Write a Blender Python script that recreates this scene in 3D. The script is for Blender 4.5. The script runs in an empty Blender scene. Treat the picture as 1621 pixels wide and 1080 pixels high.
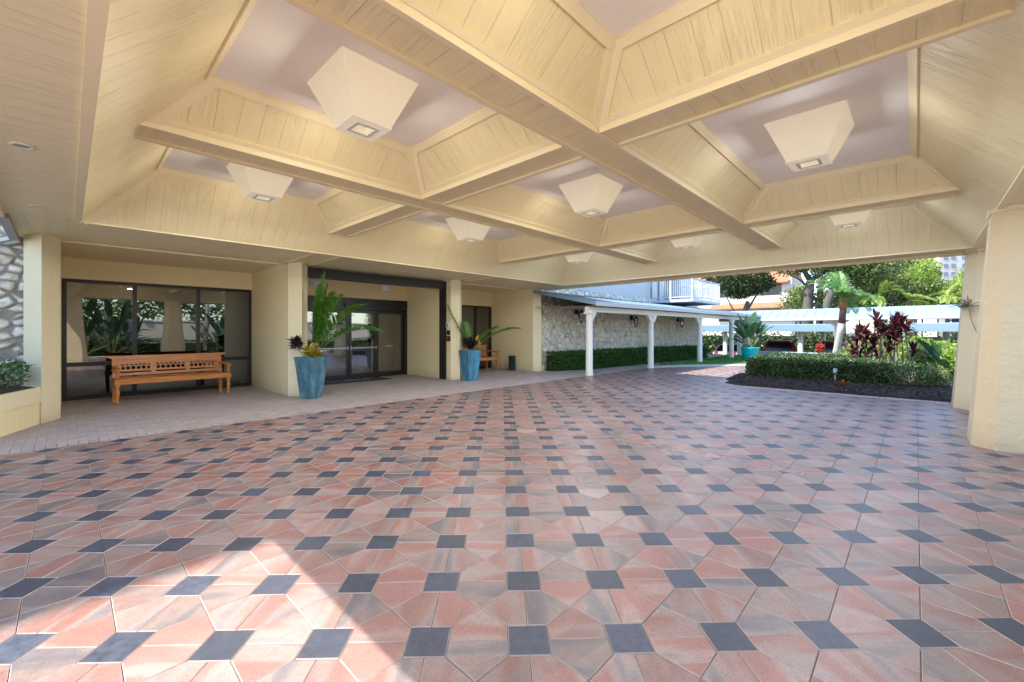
import bpy, math, random
from mathutils import Vector, Matrix, noise
random.seed(7)
SC = bpy.context.scene
COL = SC.collection
R = math.radians
V = Vector

# ------------------------------------------------------------------ mesh builder
class MB:
    def __init__(self):
        self.v = []; self.f = []; self.m = []; self.uv = {}; self.sm = []
    def vert(self, p):
        self.v.append((p[0], p[1], p[2])); return len(self.v) - 1
    def face(self, pts, mi=0, uv=None, smooth=False):
        i0 = len(self.v)
        for p in pts: self.v.append((p[0], p[1], p[2]))
        self.f.append(tuple(range(i0, i0 + len(pts)))); self.m.append(mi); self.sm.append(smooth)
        if uv: self.uv[len(self.f) - 1] = uv
    def idx(self, ids, mi=0, smooth=False):
        self.f.append(tuple(ids)); self.m.append(mi); self.sm.append(smooth)
    def box(self, x0, y0, z0, x1, y1, z1, mi=0, bev=0.0):
        if x0 > x1: x0, x1 = x1, x0
        if y0 > y1: y0, y1 = y1, y0
        if z0 > z1: z0, z1 = z1, z0
        P = [(x0,y0,z0),(x1,y0,z0),(x1,y1,z0),(x0,y1,z0),(x0,y0,z1),(x1,y0,z1),(x1,y1,z1),(x0,y1,z1)]
        i = len(self.v); self.v += P
        for q in ((0,3,2,1),(4,5,6,7),(0,1,5,4),(1,2,6,5),(2,3,7,6),(3,0,4,7)):
            self.f.append(tuple(i + k for k in q)); self.m.append(mi); self.sm.append(False)
    def obox(self, c, ax, ay, az, mi=0):
        c = V(c); ax = V(ax); ay = V(ay); az = V(az)
        P = [c + sx*ax + sy*ay + sz*az for sz in (-1,1) for sx, sy in ((-1,-1),(1,-1),(1,1),(-1,1))]
        i = len(self.v); self.v += [tuple(p) for p in P]
        for q in ((0,3,2,1),(4,5,6,7),(0,1,5,4),(1,2,6,5),(2,3,7,6),(3,0,4,7)):
            self.f.append(tuple(i + k for k in q)); self.m.append(mi); self.sm.append(False)
    def beam(self, a, b, w, h, mi=0, up=(0,0,1)):
        a = V(a); b = V(b); d = b - a; L = d.length; d.normalize()
        s = d.cross(V(up))
        if s.length < 1e-4: s = d.cross(V((1,0,0)))
        s.normalize(); u = s.cross(d)
        self.obox((a + b)/2, d*L/2, s*w/2, u*h/2, mi)
    def prism(self, poly, z0, z1, mi=0, top=True, bot=True, mside=None):
        n = len(poly); i = len(self.v)
        self.v += [(p[0], p[1], z0) for p in poly] + [(p[0], p[1], z1) for p in poly]
        for k in range(n):
            self.f.append((i+k, i+(k+1) % n, i+n+(k+1) % n, i+n+k)); self.m.append(mi if mside is None else mside); self.sm.append(False)
        if top: self.f.append(tuple(i+n+k for k in range(n))); self.m.append(mi); self.sm.append(False)
        if bot: self.f.append(tuple(i+n-1-k for k in range(n))); self.m.append(mi); self.sm.append(False)
    def loft(self, rings, mi=0, cap=True, smooth=False):
        n = len(rings[0]); i = len(self.v)
        for r in rings: self.v += [tuple(p) for p in r]
        for a in range(len(rings) - 1):
            for k in range(n):
                self.f.append((i+a*n+k, i+a*n+(k+1) % n, i+(a+1)*n+(k+1) % n, i+(a+1)*n+k)); self.m.append(mi); self.sm.append(smooth)
        if cap:
            self.f.append(tuple(i+n-1-k for k in range(n))); self.m.append(mi); self.sm.append(False)
            b = i + (len(rings)-1)*n
            self.f.append(tuple(b+k for k in range(n))); self.m.append(mi); self.sm.append(False)
    def lathe(self, prof, c=(0,0,0), n=20, mi=0, cap=True, smooth=True):
        self.loft([[(c[0]+r*math.cos(2*math.pi*k/n), c[1]+r*math.sin(2*math.pi*k/n), c[2]+z) for k in range(n)] for r, z in prof], mi, cap, smooth)
    def tube(self, pts, rad, n=8, mi=0, smooth=True):
        pts = [V(p) for p in pts]
        if not isinstance(rad, (list, tuple)): rad = [rad]*len(pts)
        rings = []; ref = V((0.3,0.2,1)).normalized()
        for k, p in enumerate(pts):
            d = (pts[min(k+1, len(pts)-1)] - pts[max(k-1, 0)]).normalized()
            s = d.cross(ref)
            if s.length < .05: s = d.cross(V((1,0,0)))
            s.normalize(); t = s.cross(d)
            rings.append([p + rad[k]*(math.cos(2*math.pi*j/n)*s + math.sin(2*math.pi*j/n)*t) for j in range(n)])
        self.loft(rings, mi, True, smooth)
    def leaf(self, p, d, side, l, w, mi=0, fold=.15):
        p = V(p); n = d.cross(side)
        a = p; b = p + d*l*.45 + side*w*.5 + n*w*fold; c = p + d*l; e = p + d*l*.45 - side*w*.5 + n*w*fold
        self.face((a, b, c, e), mi)
    def build(self, name, mats, parent=None, uvswap=False, grid=False):
        me = bpy.data.meshes.new(name)
        off = V((0,0,0))
        if parent is not None: off = wloc(parent)
        ox, oy, oz = off
        me.from_pydata([(x-ox, y-oy, z-oz) for x, y, z in self.v], [], self.f)
        if not isinstance(mats, (list, tuple)): mats = [mats]
        for m in mats: me.materials.append(m)
        me.polygons.foreach_set('material_index', self.m)
        me.polygons.foreach_set('use_smooth', self.sm)
        uvl = me.uv_layers.new(name='UVMap'); data = [0.0]*(2*len(me.loops)); VV = self.v
        for pi, poly in enumerate(me.polygons):
            if pi in self.uv:
                for k, li in enumerate(poly.loop_indices): data[2*li], data[2*li+1] = self.uv[pi][k]
                continue
            n = poly.normal
            if abs(n.z) > .95: t = V((0,1,0)) if uvswap else V((1,0,0)); b = V((1,0,0)) if uvswap else V((0,1,0))
            else:
                t = V((n.y, -n.x, 0)).normalized()
                if abs(t.x) > abs(t.y):
                    if t.x < 0: t = -t
                elif t.y < 0: t = -t
                b = n.cross(t)
                if b.z < 0: b = -b
            for li in poly.loop_indices:
                p = V(VV[me.loops[li].vertex_index])
                data[2*li] = p.dot(t); data[2*li+1] = p.dot(b)
        uvl.data.foreach_set('uv', data)
        me.update()
        o = bpy.data.objects.new(name, me); COL.objects.link(o)
        if parent is not None: o.parent = parent
        return o

WL = {}
def wloc(o):
    p = V((0,0,0))
    while o is not None:
        p += o.location; o = o.parent
    return p
def tag(o, label=None, cat=None, group=None, kind=None):
    if label: o['label'] = label
    if cat: o['category'] = cat
    if group: o['group'] = group
    if kind: o['kind'] = kind
    return o
def thing(name, label, cat, loc=(0,0,0), group=None, rz=0):
    o = bpy.data.objects.new(name, None); COL.objects.link(o)
    o.location = loc; o.rotation_euler = (0,0,rz); o.empty_display_size = .2
    return tag(o, label, cat, group)
def dup(o, loc, rz=0, label=None, sc=None):
    r = o.copy(); COL.objects.link(r); r.location = loc; r.rotation_euler = (0,0,rz)
    if sc: r.scale = (sc,sc,sc)
    if label: r['label'] = label
    for ch in list(o.children):
        c = ch.copy(); COL.objects.link(c); c.parent = r
        for g in list(ch.children):
            d = g.copy(); COL.objects.link(d); d.parent = c
    return r
def rnd(a, b): return random.uniform(a, b)
def rdir(zmin=-1, zmax=1):
    z = rnd(zmin, zmax); t = rnd(0, 2*math.pi); r = math.sqrt(max(0, 1-z*z))
    return V((r*math.cos(t), r*math.sin(t), z))

# ------------------------------------------------------------------ materials
class NT:
    def __init__(self, name):
        self.mat = bpy.data.materials.new(name); self.mat.use_nodes = True
        self.t = self.mat.node_tree; self.t.nodes.clear()
        self.out = self.t.nodes.new('ShaderNodeOutputMaterial')
    def n(self, typ, **kw):
        nd = self.t.nodes.new('ShaderNode' + typ)
        for k, v in kw.items():
            if k.startswith('i_'):
                nd.inputs[k[2:].replace('_', ' ')].default_value = v
            else: setattr(nd, k, v)
        return nd
    def l(self, a, b): self.t.links.new(a, b)
    def val(self, s, sock):
        if isinstance(s, (int, float)): sock.default_value = s
        else: self.l(s, sock)
    def math(self, op, a, b=0.0, c=None, clamp=False):
        nd = self.n('Math', operation=op); nd.use_clamp = clamp
        self.val(a, nd.inputs[0]); self.val(b, nd.inputs[1])
        if c is not None: self.val(c, nd.inputs[2])
        return nd.outputs[0]
    def ramp(self, fac, stops, interp='LINEAR'):
        nd = self.n('ValToRGB'); cr = nd.color_ramp; cr.interpolation = interp
        while len(cr.elements) < len(stops): cr.elements.new(.5)
        for e, (p, c) in zip(cr.elements, stops):
            e.position = p; e.color = (c[0], c[1], c[2], 1) if len(c) == 3 else c
        self.val(fac, nd.inputs[0]); return nd.outputs[0]
    def noise(self, vec, scale, detail=4, rough=.55, out='Fac'):
        nd = self.n('TexNoise'); nd.inputs['Scale'].default_value = scale; nd.inputs['Detail'].default_value = detail
        nd.inputs['Roughness'].default_value = rough
        if vec is not None: self.l(vec, nd.inputs['Vector'])
        return nd.outputs[out]
    def mapv(self, vec, scale=(1,1,1), loc=(0,0,0), rot=(0,0,0)):
        nd = self.n('Mapping'); nd.inputs['Scale'].default_value = scale; nd.inputs['Location'].default_value = loc
        nd.inputs['Rotation'].default_value = rot; self.l(vec, nd.inputs['Vector']); return nd.outputs[0]
    def mix(self, fac, a, b, mode='MIX'):
        nd = self.n('Mix', data_type='RGBA', blend_type=mode)
        self.val(fac, nd.inputs['Factor'])
        for s, k in ((a, 6), (b, 7)):
            if isinstance(s, (tuple, list)): nd.inputs[k].default_value = (s[0], s[1], s[2], 1)
            else: self.l(s, nd.inputs[k])
        return nd.outputs[2]
    def bump(self, h, strength=.5, dist=.01, normal=None):
        nd = self.n('Bump'); nd.inputs['Strength'].default_value = strength; nd.inputs['Distance'].default_value = dist
        self.l(h, nd.inputs['Height'])
        if normal is not None: self.l(normal, nd.inputs['Normal'])
        return nd.outputs[0]
    def pbsdf(self, col, rough=.6, normal=None, metal=0, spec=.5, **kw):
        nd = self.n('BsdfPrincipled')
        if isinstance(col, (tuple, list)): nd.inputs['Base Color'].default_value = (col[0], col[1], col[2], 1)
        else: self.l(col, nd.inputs['Base Color'])
        self.val(rough, nd.inputs['Roughness']); nd.inputs['Metallic'].default_value = metal
        nd.inputs['Specular IOR Level'].default_value = spec
        if normal is not None: self.l(normal, nd.inputs['Normal'])
        for k, v in kw.items(): nd.inputs[k.replace('_', ' ')].default_value = v
        return nd.outputs[0]
    def done(self, sh): self.l(sh, self.out.inputs[0]); return self.mat
    def obj(self): return self.n('TexCoord').outputs['Object']
    def uv(self): return self.n('TexCoord').outputs['UV']
    def island(self): return self.n('NewGeometry').outputs['Random Per Island']

def mat_plain(name, col, rough=.5, var=.08, nscale=3.0, bump=.15, bscale=60, bdist=.003, metal=0, spec=.5):
    t = NT(name); o = t.obj()
    n1 = t.noise(o, nscale, 5); n2 = t.noise(o, bscale, 4)
    c = t.mix(t.math('MULTIPLY', n1, 1.0), [k*(1-var) for k in col], [min(1, k*(1+var)) for k in col])
    r = t.math('MULTIPLY_ADD', n1, .2, rough-.1)
    return t.done(t.pbsdf(c, r, t.bump(n2, bump, bdist), metal, spec))

def mat_siding(name, col, pitch=.203, grain=1.0, rough=.5):
    t = NT(name); uv = t.uv()
    sx = t.n('SeparateXYZ'); t.l(uv, sx.inputs[0]); u = sx.outputs[0]
    fr = t.math('FRACT', t.math('DIVIDE', u, pitch))
    d = t.math('ABSOLUTE', t.math('SUBTRACT', fr, .5))             # .5 at groove
    g = t.math('MULTIPLY', t.math('SUBTRACT', d, .480), 1/.014, clamp=True)
    plank = t.math('FLOOR', t.math('DIVIDE', u, pitch))
    cb = t.n('CombineXYZ'); t.l(t.math('MULTIPLY', u, 1.0), cb.inputs[0]); t.l(sx.outputs[1], cb.inputs[1]); t.l(t.math('MULTIPLY', plank, 3.71), cb.inputs[2])
    w = t.n('TexNoise'); w.inputs['Scale'].default_value = 2.2; t.l(cb.outputs[0], w.inputs['Vector'])
    warp = t.n('VectorMath', operation='MULTIPLY_ADD'); t.l(w.outputs['Color'], warp.inputs[0]); warp.inputs[1].default_value = (.035,.0,0); t.l(cb.outputs[0], warp.inputs[2])
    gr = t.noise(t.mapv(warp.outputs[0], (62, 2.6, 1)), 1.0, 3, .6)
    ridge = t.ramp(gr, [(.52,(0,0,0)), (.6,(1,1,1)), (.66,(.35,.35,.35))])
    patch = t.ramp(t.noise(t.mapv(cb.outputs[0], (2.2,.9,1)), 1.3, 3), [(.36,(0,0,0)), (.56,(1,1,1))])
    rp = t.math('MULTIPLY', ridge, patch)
    fine = t.noise(t.mapv(cb.outputs[0], (120, 6, 1)), 1.0, 2)
    h = t.math('ADD', t.math('MULTIPLY', rp, .75*grain), t.math('MULTIPLY', fine, .12))
    h = t.math('SUBTRACT', h, t.math('MULTIPLY', g, .8))
    n1 = t.noise(t.mapv(uv, (.7,.7,.7)), 1.0, 4)
    c = t.mix(n1, [k*.94 for k in col], [min(1, k*1.05) for k in col])
    c = t.mix(t.math('MULTIPLY', rp, .30), c, [min(.95, k*1.12+.02) for k in col])  # ridges lightened in the colour, as if light caught the grain
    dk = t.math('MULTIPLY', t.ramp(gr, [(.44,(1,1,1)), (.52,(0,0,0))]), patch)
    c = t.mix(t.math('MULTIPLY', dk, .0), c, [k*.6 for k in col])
    c = t.mix(t.math('MULTIPLY', g, .14), c, [k*.55 for k in col])
    return t.done(t.pbsdf(c, rough, t.bump(h, .9, .0045), spec=.45))

CREAM = (.885,.755,.445)
M = {}
def mat_wall(name, col, rough, bscale, bstr, bdist):
    t = NT(name); o = t.obj(); n1 = t.noise(o, 1.3, 5); n2 = t.noise(o, bscale, 5, .65); n3 = t.noise(o, 3.5, 6, .7)
    c = t.mix(n1, [k*.94 for k in col], [min(1, k*1.05) for k in col])
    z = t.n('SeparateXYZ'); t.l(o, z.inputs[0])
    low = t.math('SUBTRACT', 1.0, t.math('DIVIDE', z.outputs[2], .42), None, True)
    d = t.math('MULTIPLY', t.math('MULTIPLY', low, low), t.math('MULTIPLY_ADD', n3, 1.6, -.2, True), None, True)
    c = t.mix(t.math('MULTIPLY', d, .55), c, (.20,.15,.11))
    st = t.ramp(t.noise(t.mapv(o, (5,5,.5)), 1.0, 5, .7), [(.60,(0,0,0)), (.76,(1,1,1))])
    c = t.mix(t.math('MULTIPLY', st, .16), c, [k*.6 for k in col])
    return t.done(t.pbsdf(c, rough, t.bump(n2, bstr, bdist), spec=.4))
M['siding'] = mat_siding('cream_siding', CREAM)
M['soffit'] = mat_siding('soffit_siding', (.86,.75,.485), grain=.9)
M['trim'] = mat_plain('cream_trim', (.885,.765,.49), .42, .04, 2, .12, 40)
M['stucco'] = mat_wall('cream_stucco', (.88,.76,.48), .6, 90, .5, .004)
M['pillar'] = mat_wall('pillar_paint', (.84,.74,.50), .5, 14, .6, .012)
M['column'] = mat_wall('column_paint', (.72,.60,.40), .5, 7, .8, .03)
M['lavender'] = mat_plain('coffer_paint', (.92,.875,.79), .7, .04, .8, .1, 120)
def mat_lamp():
    t = NT('brightened_lamp_paint'); n1 = t.noise(t.obj(), 2, 4); c = t.mix(n1, (.86,.79,.60), (.90,.84,.66))
    return t.done(t.pbsdf(c, .5, None, spec=.4, Emission_Color=(1,.90,.70,1), Emission_Strength=.06))  # weak emission added to brighten the housings
M['lamp'] = mat_lamp()
M['ring'] = mat_plain('lamp_ring', (.80,.76,.68), .4, .02, 2, .05, 80)
M['bronze'] = mat_plain('dark_bronze', (.018,.016,.017), .35, .15, 3, .05, 80)
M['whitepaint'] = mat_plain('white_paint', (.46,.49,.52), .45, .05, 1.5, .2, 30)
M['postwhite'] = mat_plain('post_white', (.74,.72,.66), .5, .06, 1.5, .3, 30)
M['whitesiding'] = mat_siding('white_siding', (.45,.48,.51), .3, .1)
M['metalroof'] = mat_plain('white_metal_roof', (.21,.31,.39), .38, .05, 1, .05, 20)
M['concrete'] = mat_plain('concrete', (.50,.48,.44), .8, .12, 3, .4, 60, .004)
M['asphalt'] = mat_plain('asphalt', (.055,.055,.058), .85, .2, 4, .6, 90, .006)
M['soil'] = mat_plain('soil_ground', (.12,.10,.07), .9, .3, 2, .6, 30, .02)
M['darkmetal'] = mat_plain('black_metal', (.015,.015,.017), .35, .2, 6, .1, 40)
M['greymetal'] = mat_plain('grey_metal', (.35,.36,.38), .4, .1, 6, .1, 40, metal=.6)
M['plastic_white'] = mat_plain('white_plastic', (.75,.75,.74), .35, .03, 5, .03, 60)
M['plastic_black'] = mat_plain('black_plastic', (.012,.012,.012), .35, .1, 5, .03, 60)
M['red'] = mat_plain('red_plastic', (.5,.02,.02), .35, .08, 5, .03, 60)
M['binmat'] = mat_plain('bin_enamel', (.012,.045,.045), .4, .25, 5, .1, 40)
M['curtain'] = mat_plain('interior_tan', (.26,.20,.12), .8, .1, 2, .2, 20)
M['carpet'] = mat_plain('interior_floor', (.06,.045,.04), .9, .2, 6, .2, 60)

def mat_lens():
    t = NT('lamp_lens'); e = t.n('Emission'); e.inputs['Color'].default_value = (1,.86,.62,1); e.inputs['Strength'].default_value = .13  # added glow, as if the fixtures were lit
    return t.done(e.outputs[0])
M['lens'] = mat_lens()

def mat_glass(name, tint=.30, refl=.30):
    t = NT(name)
    tr = t.n('BsdfTransparent'); tr.inputs[0].default_value = (tint, tint*.98, tint*.92, 1)
    gl = t.n('BsdfGlossy'); gl.inputs['Roughness'].default_value = .012; gl.inputs[0].default_value = (.93,.95,.95,1)
    o = t.obj(); nb = t.bump(t.noise(o, 1.1, 1), .03, .05); t.l(nb, gl.inputs['Normal'])
    fr = t.n('LayerWeight'); fr.inputs[0].default_value = .35
    f = t.math('MULTIPLY_ADD', fr.outputs['Fresnel'], .7, refl, clamp=True)
    mx = t.n('MixShader'); t.l(f, mx.inputs[0]); t.l(tr.outputs[0], mx.inputs[1]); t.l(gl.outputs[0], mx.inputs[2])
    return t.done(mx.outputs[0])
M['glass'] = mat_glass('tinted_glass', .13, .14)
M['glass_door'] = mat_glass('door_glass', .4, .2)

def mat_paver():
    t = NT('paver_blend'); uv = t.uv(); isl = t.island()
    off = t.n('CombineXYZ'); t.l(t.math('MULTIPLY', isl, 91.7), off.inputs[0]); t.l(t.math('MULTIPLY', isl, 57.3), off.inputs[1])
    ad = t.n('VectorMath', operation='ADD'); t.l(uv, ad.inputs[0]); t.l(off.outputs[0], ad.inputs[1])
    band = t.noise(t.mapv(ad.outputs[0], (1.3, 5.5, 1)), 1.0, 2, .45)
    per = t.math('FRACT', t.math('MULTIPLY', isl, 37.77))
    f = t.math('ADD', band, t.math('MULTIPLY', t.math('SUBTRACT', per, .5), .17))
    c = t.ramp(f, [(.24,(.10,.09,.12)), (.35,(.20,.17,.19)), (.43,(.36,.28,.255)), (.51,(.375,.235,.21)), (.58,(.335,.140,.112)), (.75,(.29,.098,.076))])
    o = t.obj()
    mott = t.noise(o, 19, 8, .78)
    c = t.mix(t.ramp(mott, [(.36,(0,0,0)), (.56,(1,1,1))]), t.mix(.55, c, (.50,.44,.44), 'MULTIPLY'), c)
    sp = t.noise(o, 75, 4, .8); c = t.mix(t.ramp(sp, [(.56,(0,0,0)), (.66,(.5,.5,.5))]), c, (.20,.16,.155)); c = t.mix(t.ramp(sp, [(.33,(.4,.4,.4)), (.42,(0,0,0))]), c, (.62,.55,.50))
    grain = t.noise(o, 130, 4, .85)
    c = t.mix(t.ramp(grain, [(.36,(0,0,0)), (.64,(1,1,1))]), t.mix(.36, c, (.09,.07,.075)), t.mix(.14, c, (.75,.7,.65)))
    blotch = t.ramp(t.noise(o, .35, 3), [(.4,(0,0,0)), (.65,(1,1,1))])
    c = t.mix(t.math('MULTIPLY', blotch, .30), c, (.37,.31,.30))
    stain = t.ramp(t.noise(t.mapv(o, (1,1,1), (3.1,7.7,0)), 5.5, 4, .65), [(.66,(0,0,0)), (.74,(1,1,1))])
    c = t.mix(t.math('MULTIPLY', stain, .5), c, (.10,.07,.06))
    pale = t.math('GREATER_THAN', t.math('FRACT', t.math('MULTIPLY', isl, 211.3)), .993)
    c = t.mix(t.math('MULTIPLY', pale, .45), c, (.50,.44,.40))
    sxy = t.n('SeparateXYZ'); t.l(o, sxy.inputs[0]); wob = t.noise(o, .5, 2)
    yy = t.math('ADD', sxy.outputs[1], t.math('MULTIPLY', wob, 2.2))
    tr = t.math('ADD', t.math('COMPARE', yy, 2.3, .13), t.math('COMPARE', yy, 3.9, .13)); tn = t.ramp(t.noise(o, 1.3, 5, .7), [(.42,(0,0,0)), (.62,(1,1,1))])
    c = t.mix(t.math('MULTIPLY', t.math('MULTIPLY', tr, tn), .30, clamp=True), c, (.10,.085,.085))
    hsv = t.n('HueSaturation'); hsv.inputs['Saturation'].default_value = 1.14; t.l(t.math('MULTIPLY_ADD', per, .30, .57), hsv.inputs['Value']); t.l(c, hsv.inputs['Color'])
    r = t.math('MULTIPLY_ADD', mott, .25, .26)
    return t.done(t.pbsdf(hsv.outputs[0], r, t.bump(t.math('ADD', grain, t.math('MULTIPLY', mott, .8)), .25, .003), spec=.5))
M['paver'] = mat_paver()
def mat_paver_dark():
    t = NT('paver_charcoal'); o = t.obj(); isl = t.island()
    mott = t.noise(o, 16, 6, .7); grain = t.noise(o, 260, 3, .8)
    c = t.mix(t.ramp(mott, [(.35,(0,0,0)), (.62,(1,1,1))]), (.012,.015,.027), (.040,.047,.074))
    c = t.mix(t.math('MULTIPLY_ADD', grain, .8, -.2, clamp=True), c, (.10,.115,.16))
    hsv = t.n('HueSaturation'); t.l(t.math('MULTIPLY_ADD', isl, .5, .78), hsv.inputs['Value']); t.l(c, hsv.inputs['Color'])
    return t.done(t.pbsdf(hsv.outputs[0], t.math('MULTIPLY_ADD', mott, .25, .30), t.bump(grain, .25, .003), spec=.4))
M['paver_dark'] = mat_paver_dark()
M['paver_edge'] = mat_plain('paver_edge', (.40,.33,.30), .8, .35, 9, .3, 90)
M['joint'] = mat_plain('joint_sand', (.12,.105,.10), .95, .45, 9, .5, 90)
def mat_brick():
    t = NT('brick_paver'); isl = t.island(); o = t.obj()
    c = t.ramp(isl, [(0,(.30,.24,.235)), (.35,(.36,.30,.285)), (.7,(.42,.36,.345)), (1,(.31,.28,.295))])
    mott = t.noise(o, 12, 6, .7); grain = t.noise(o, 220, 3, .8)
    c = t.mix(mott, t.mix(.45, c, (.2,.16,.15)), c)
    c = t.mix(t.math('MULTIPLY_ADD', grain, .8, -.25, clamp=True), c, (.55,.5,.46))
    return t.done(t.pbsdf(c, .6, t.bump(grain, .3, .003), spec=.4))
M['brick'] = mat_brick()

def mat_attr_stone():
    t = NT('coral_stone'); o = t.obj()
    at = t.n('Attribute'); at.attribute_name = 'stone'
    sp = t.n('SeparateColor'); t.l(at.outputs['Color'], sp.inputs[0])
    mask, tone = sp.outputs[0], sp.outputs[1]
    c = t.ramp(tone, [(0,(.62,.54,.42)), (.3,(.80,.73,.60)), (.6,(.86,.80,.68)), (.85,(.70,.59,.45)), (1,(.88,.83,.73))])
    n1 = t.noise(o, 11, 6, .7); n2 = t.noise(o, 45, 5, .7)
    pit = t.ramp(n1, [(.36,(0,0,0)), (.5,(1,1,1))])
    c = t.mix(pit, t.mix(.38, c, (.22,.18,.14)), c)
    c = t.mix(t.math('MULTIPLY', n2, .5), c, (.90,.88,.83))
    mort = t.mix(n2, (.27,.245,.21), (.42,.385,.34))
    c = t.mix(mask, mort, c)
    h = t.math('ADD', t.math('MULTIPLY', pit, .6), t.math('MULTIPLY', n2, .6))
    return t.done(t.pbsdf(c, .85, t.bump(h, .8, .02), spec=.3))
M['stone'] = mat_attr_stone()

def mat_wood():
    t = NT('teak_wood'); o = t.obj()
    g = t.noise(t.mapv(o, (3, 38, 38)), 1.0, 4, .6)
    n1 = t.noise(o, 3, 3)
    c = t.ramp(g, [(.3,(.36,.11,.022)), (.5,(.58,.22,.048)), (.68,(.66,.30,.085))])
    c = t.mix(t.math('MULTIPLY', n1, .35), c, (.34,.10,.02))
    return t.done(t.pbsdf(c, t.math('MULTIPLY_ADD', g, .2, .28), t.bump(g, .2, .003), spec=.5))
M['wood'] = mat_wood()
M['carving'] = mat_plain('carving_shadow', (.045,.016,.007), .6, .2, 10, .2, 60)

def mat_glaze(name, base, dark, edge):
    t = NT(name); o = t.obj()
    n1 = t.noise(t.mapv(o, (3,3,1.2)), 1.6, 6, .65); n2 = t.noise(o, 18, 5, .7)
    c = t.ramp(n1, [(.3, dark), (.55, base), (.75, [min(1, k*1.7+.02) for k in base])])
    geo = t.n('NewGeometry')
    e = t.ramp(geo.outputs['Pointiness'], [(.50,(0,0,0)), (.54,(1,1,1))])
    c = t.mix(t.math('MULTIPLY', e, .0), c, edge)
    rust = t.ramp(n2, [(.62,(0,0,0)), (.72,(1,1,1))])
    c = t.mix(t.math('MULTIPLY', rust, .35), c, edge)
    return t.done(t.pbsdf(c, t.math('MULTIPLY_ADD', n2, .15, .18), t.bump(n2, .1, .01), spec=.6))
M['glaze'] = mat_glaze('blue_glaze', (.075,.19,.25), (.02,.075,.12), (.22,.24,.22))
M['glaze2'] = mat_glaze('bright_blue_glaze', (.07,.24,.36), (.03,.13,.24), (.22,.34,.40))
M['teal'] = mat_plain('turquoise_glaze', (.0,.42,.46), .25, .1, 3, .05, 20)

def mat_leaf(name, cols, rough=.4, trans=.25, spec=.4):
    t = NT(name); isl = t.island(); o = t.obj()
    n = len(cols)
    c = t.ramp(isl, [(i/(n-1) if n > 1 else 0, k) for i, k in enumerate(cols)])
    n1 = t.noise(o, 1.2, 3)
    c = t.mix(t.math('MULTIPLY', n1, .6), c, t.mix(.6, c, (.35,.35,.25), 'MULTIPLY'))
    p = t.pbsdf(c, rough, None, spec=spec)
    tl = t.n('BsdfTranslucent'); t.l(c, tl.inputs[0])
    mx = t.n('MixShader'); mx.inputs[0].default_value = trans; t.l(p, mx.inputs[1]); t.l(tl.outputs[0], mx.inputs[2])
    return t.done(mx.outputs[0])
M['hedge'] = mat_leaf('hedge_leaf', [(.025,.055,.018), (.05,.10,.032), (.08,.145,.05), (.15,.22,.10)])
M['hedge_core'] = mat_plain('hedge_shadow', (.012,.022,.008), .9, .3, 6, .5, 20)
M['oakleaf'] = mat_leaf('oak_leaf', [(.03,.06,.016), (.07,.13,.03), (.12,.19,.045), (.20,.27,.08)])
M['limeleaf'] = mat_leaf('lime_leaf', [(.14,.24,.04), (.28,.40,.06), (.42,.52,.12), (.20,.32,.06)], trans=.4)
M['palmleaf'] = mat_leaf('palm_leaf', [(.06,.19,.02), (.10,.28,.03), (.15,.36,.05)], trans=.35)
M['palmleaf2'] = mat_leaf('foxtail_leaf', [(.05,.16,.04), (.10,.26,.06), (.24,.40,.09)], trans=.35)
M['oakbacklit'] = mat_leaf('backlit_oak_leaf', [(.015,.03,.010), (.03,.06,.016), (.06,.10,.025)])  # darker leaf copy: the crown's backlit shade put into the colour
M['midleaf'] = mat_leaf('mid_leaf', [(.05,.09,.025), (.12,.18,.05), (.24,.30,.10), (.34,.38,.16)], trans=.35)
M['boplead'] = mat_leaf('broad_leaf', [(.022,.065,.03), (.04,.11,.05), (.06,.15,.06)], rough=.3, trans=.15)
M['red_leaf'] = mat_leaf('red_leaf', [(.035,.014,.018), (.10,.018,.03), (.21,.03,.05), (.06,.05,.035), (.17,.075,.075)], rough=.35, trans=.3)
M['croton_dark'] = mat_leaf('dark_croton_leaf', [(.02,.015,.02), (.035,.03,.03), (.06,.035,.03)], rough=.35, trans=.1)
M['croton_yellow'] = mat_leaf('yellow_croton_leaf', [(.45,.36,.04), (.30,.33,.05), (.55,.40,.06), (.40,.2,.04)], rough=.35, trans=.2)
M['planterleaf'] = mat_leaf('planter_leaf', [(.03,.10,.02), (.05,.15,.03), (.08,.2,.045)])
M['airleaf'] = mat_leaf('air_plant_leaf', [(.3,.22,.15), (.36,.33,.22), (.22,.25,.16)], rough=.6, trans=.2)
M['dryleaf'] = mat_leaf('dry_frond', [(.3,.2,.1), (.38,.27,.13)], rough=.7, trans=.2)
M['pinkleaf'] = mat_leaf('red_flower', [(.6,.03,.05), (.7,.08,.08), (.05,.12,.03)], trans=.3)
def mat_bark(name, a, b, sc=8):
    t = NT(name); o = t.obj(); n1 = t.noise(t.mapv(o, (1,1,.35)), sc, 6, .7)
    return t.done(t.pbsdf(t.mix(n1, a, b), .9, t.bump(n1, .8, .03), spec=.2))
M['bark'] = mat_bark('oak_bark', (.035,.03,.025), (.16,.14,.12))
M['palmbark'] = mat_bark('palm_bark', (.22,.21,.19), (.42,.40,.37), 6)
M['palmfibre'] = mat_bark('palm_fibre', (.04,.025,.02), (.16,.10,.07), 14)
M['palmorange'] = mat_bark('palm_sheath', (.16,.07,.03), (.36,.16,.07), 9)
M['stem'] = mat_bark('green_stem', (.16,.20,.07), (.30,.33,.14), 9)
M['canestem'] = mat_bark('cane_stem', (.25,.2,.15), (.40,.34,.27), 9)
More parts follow.
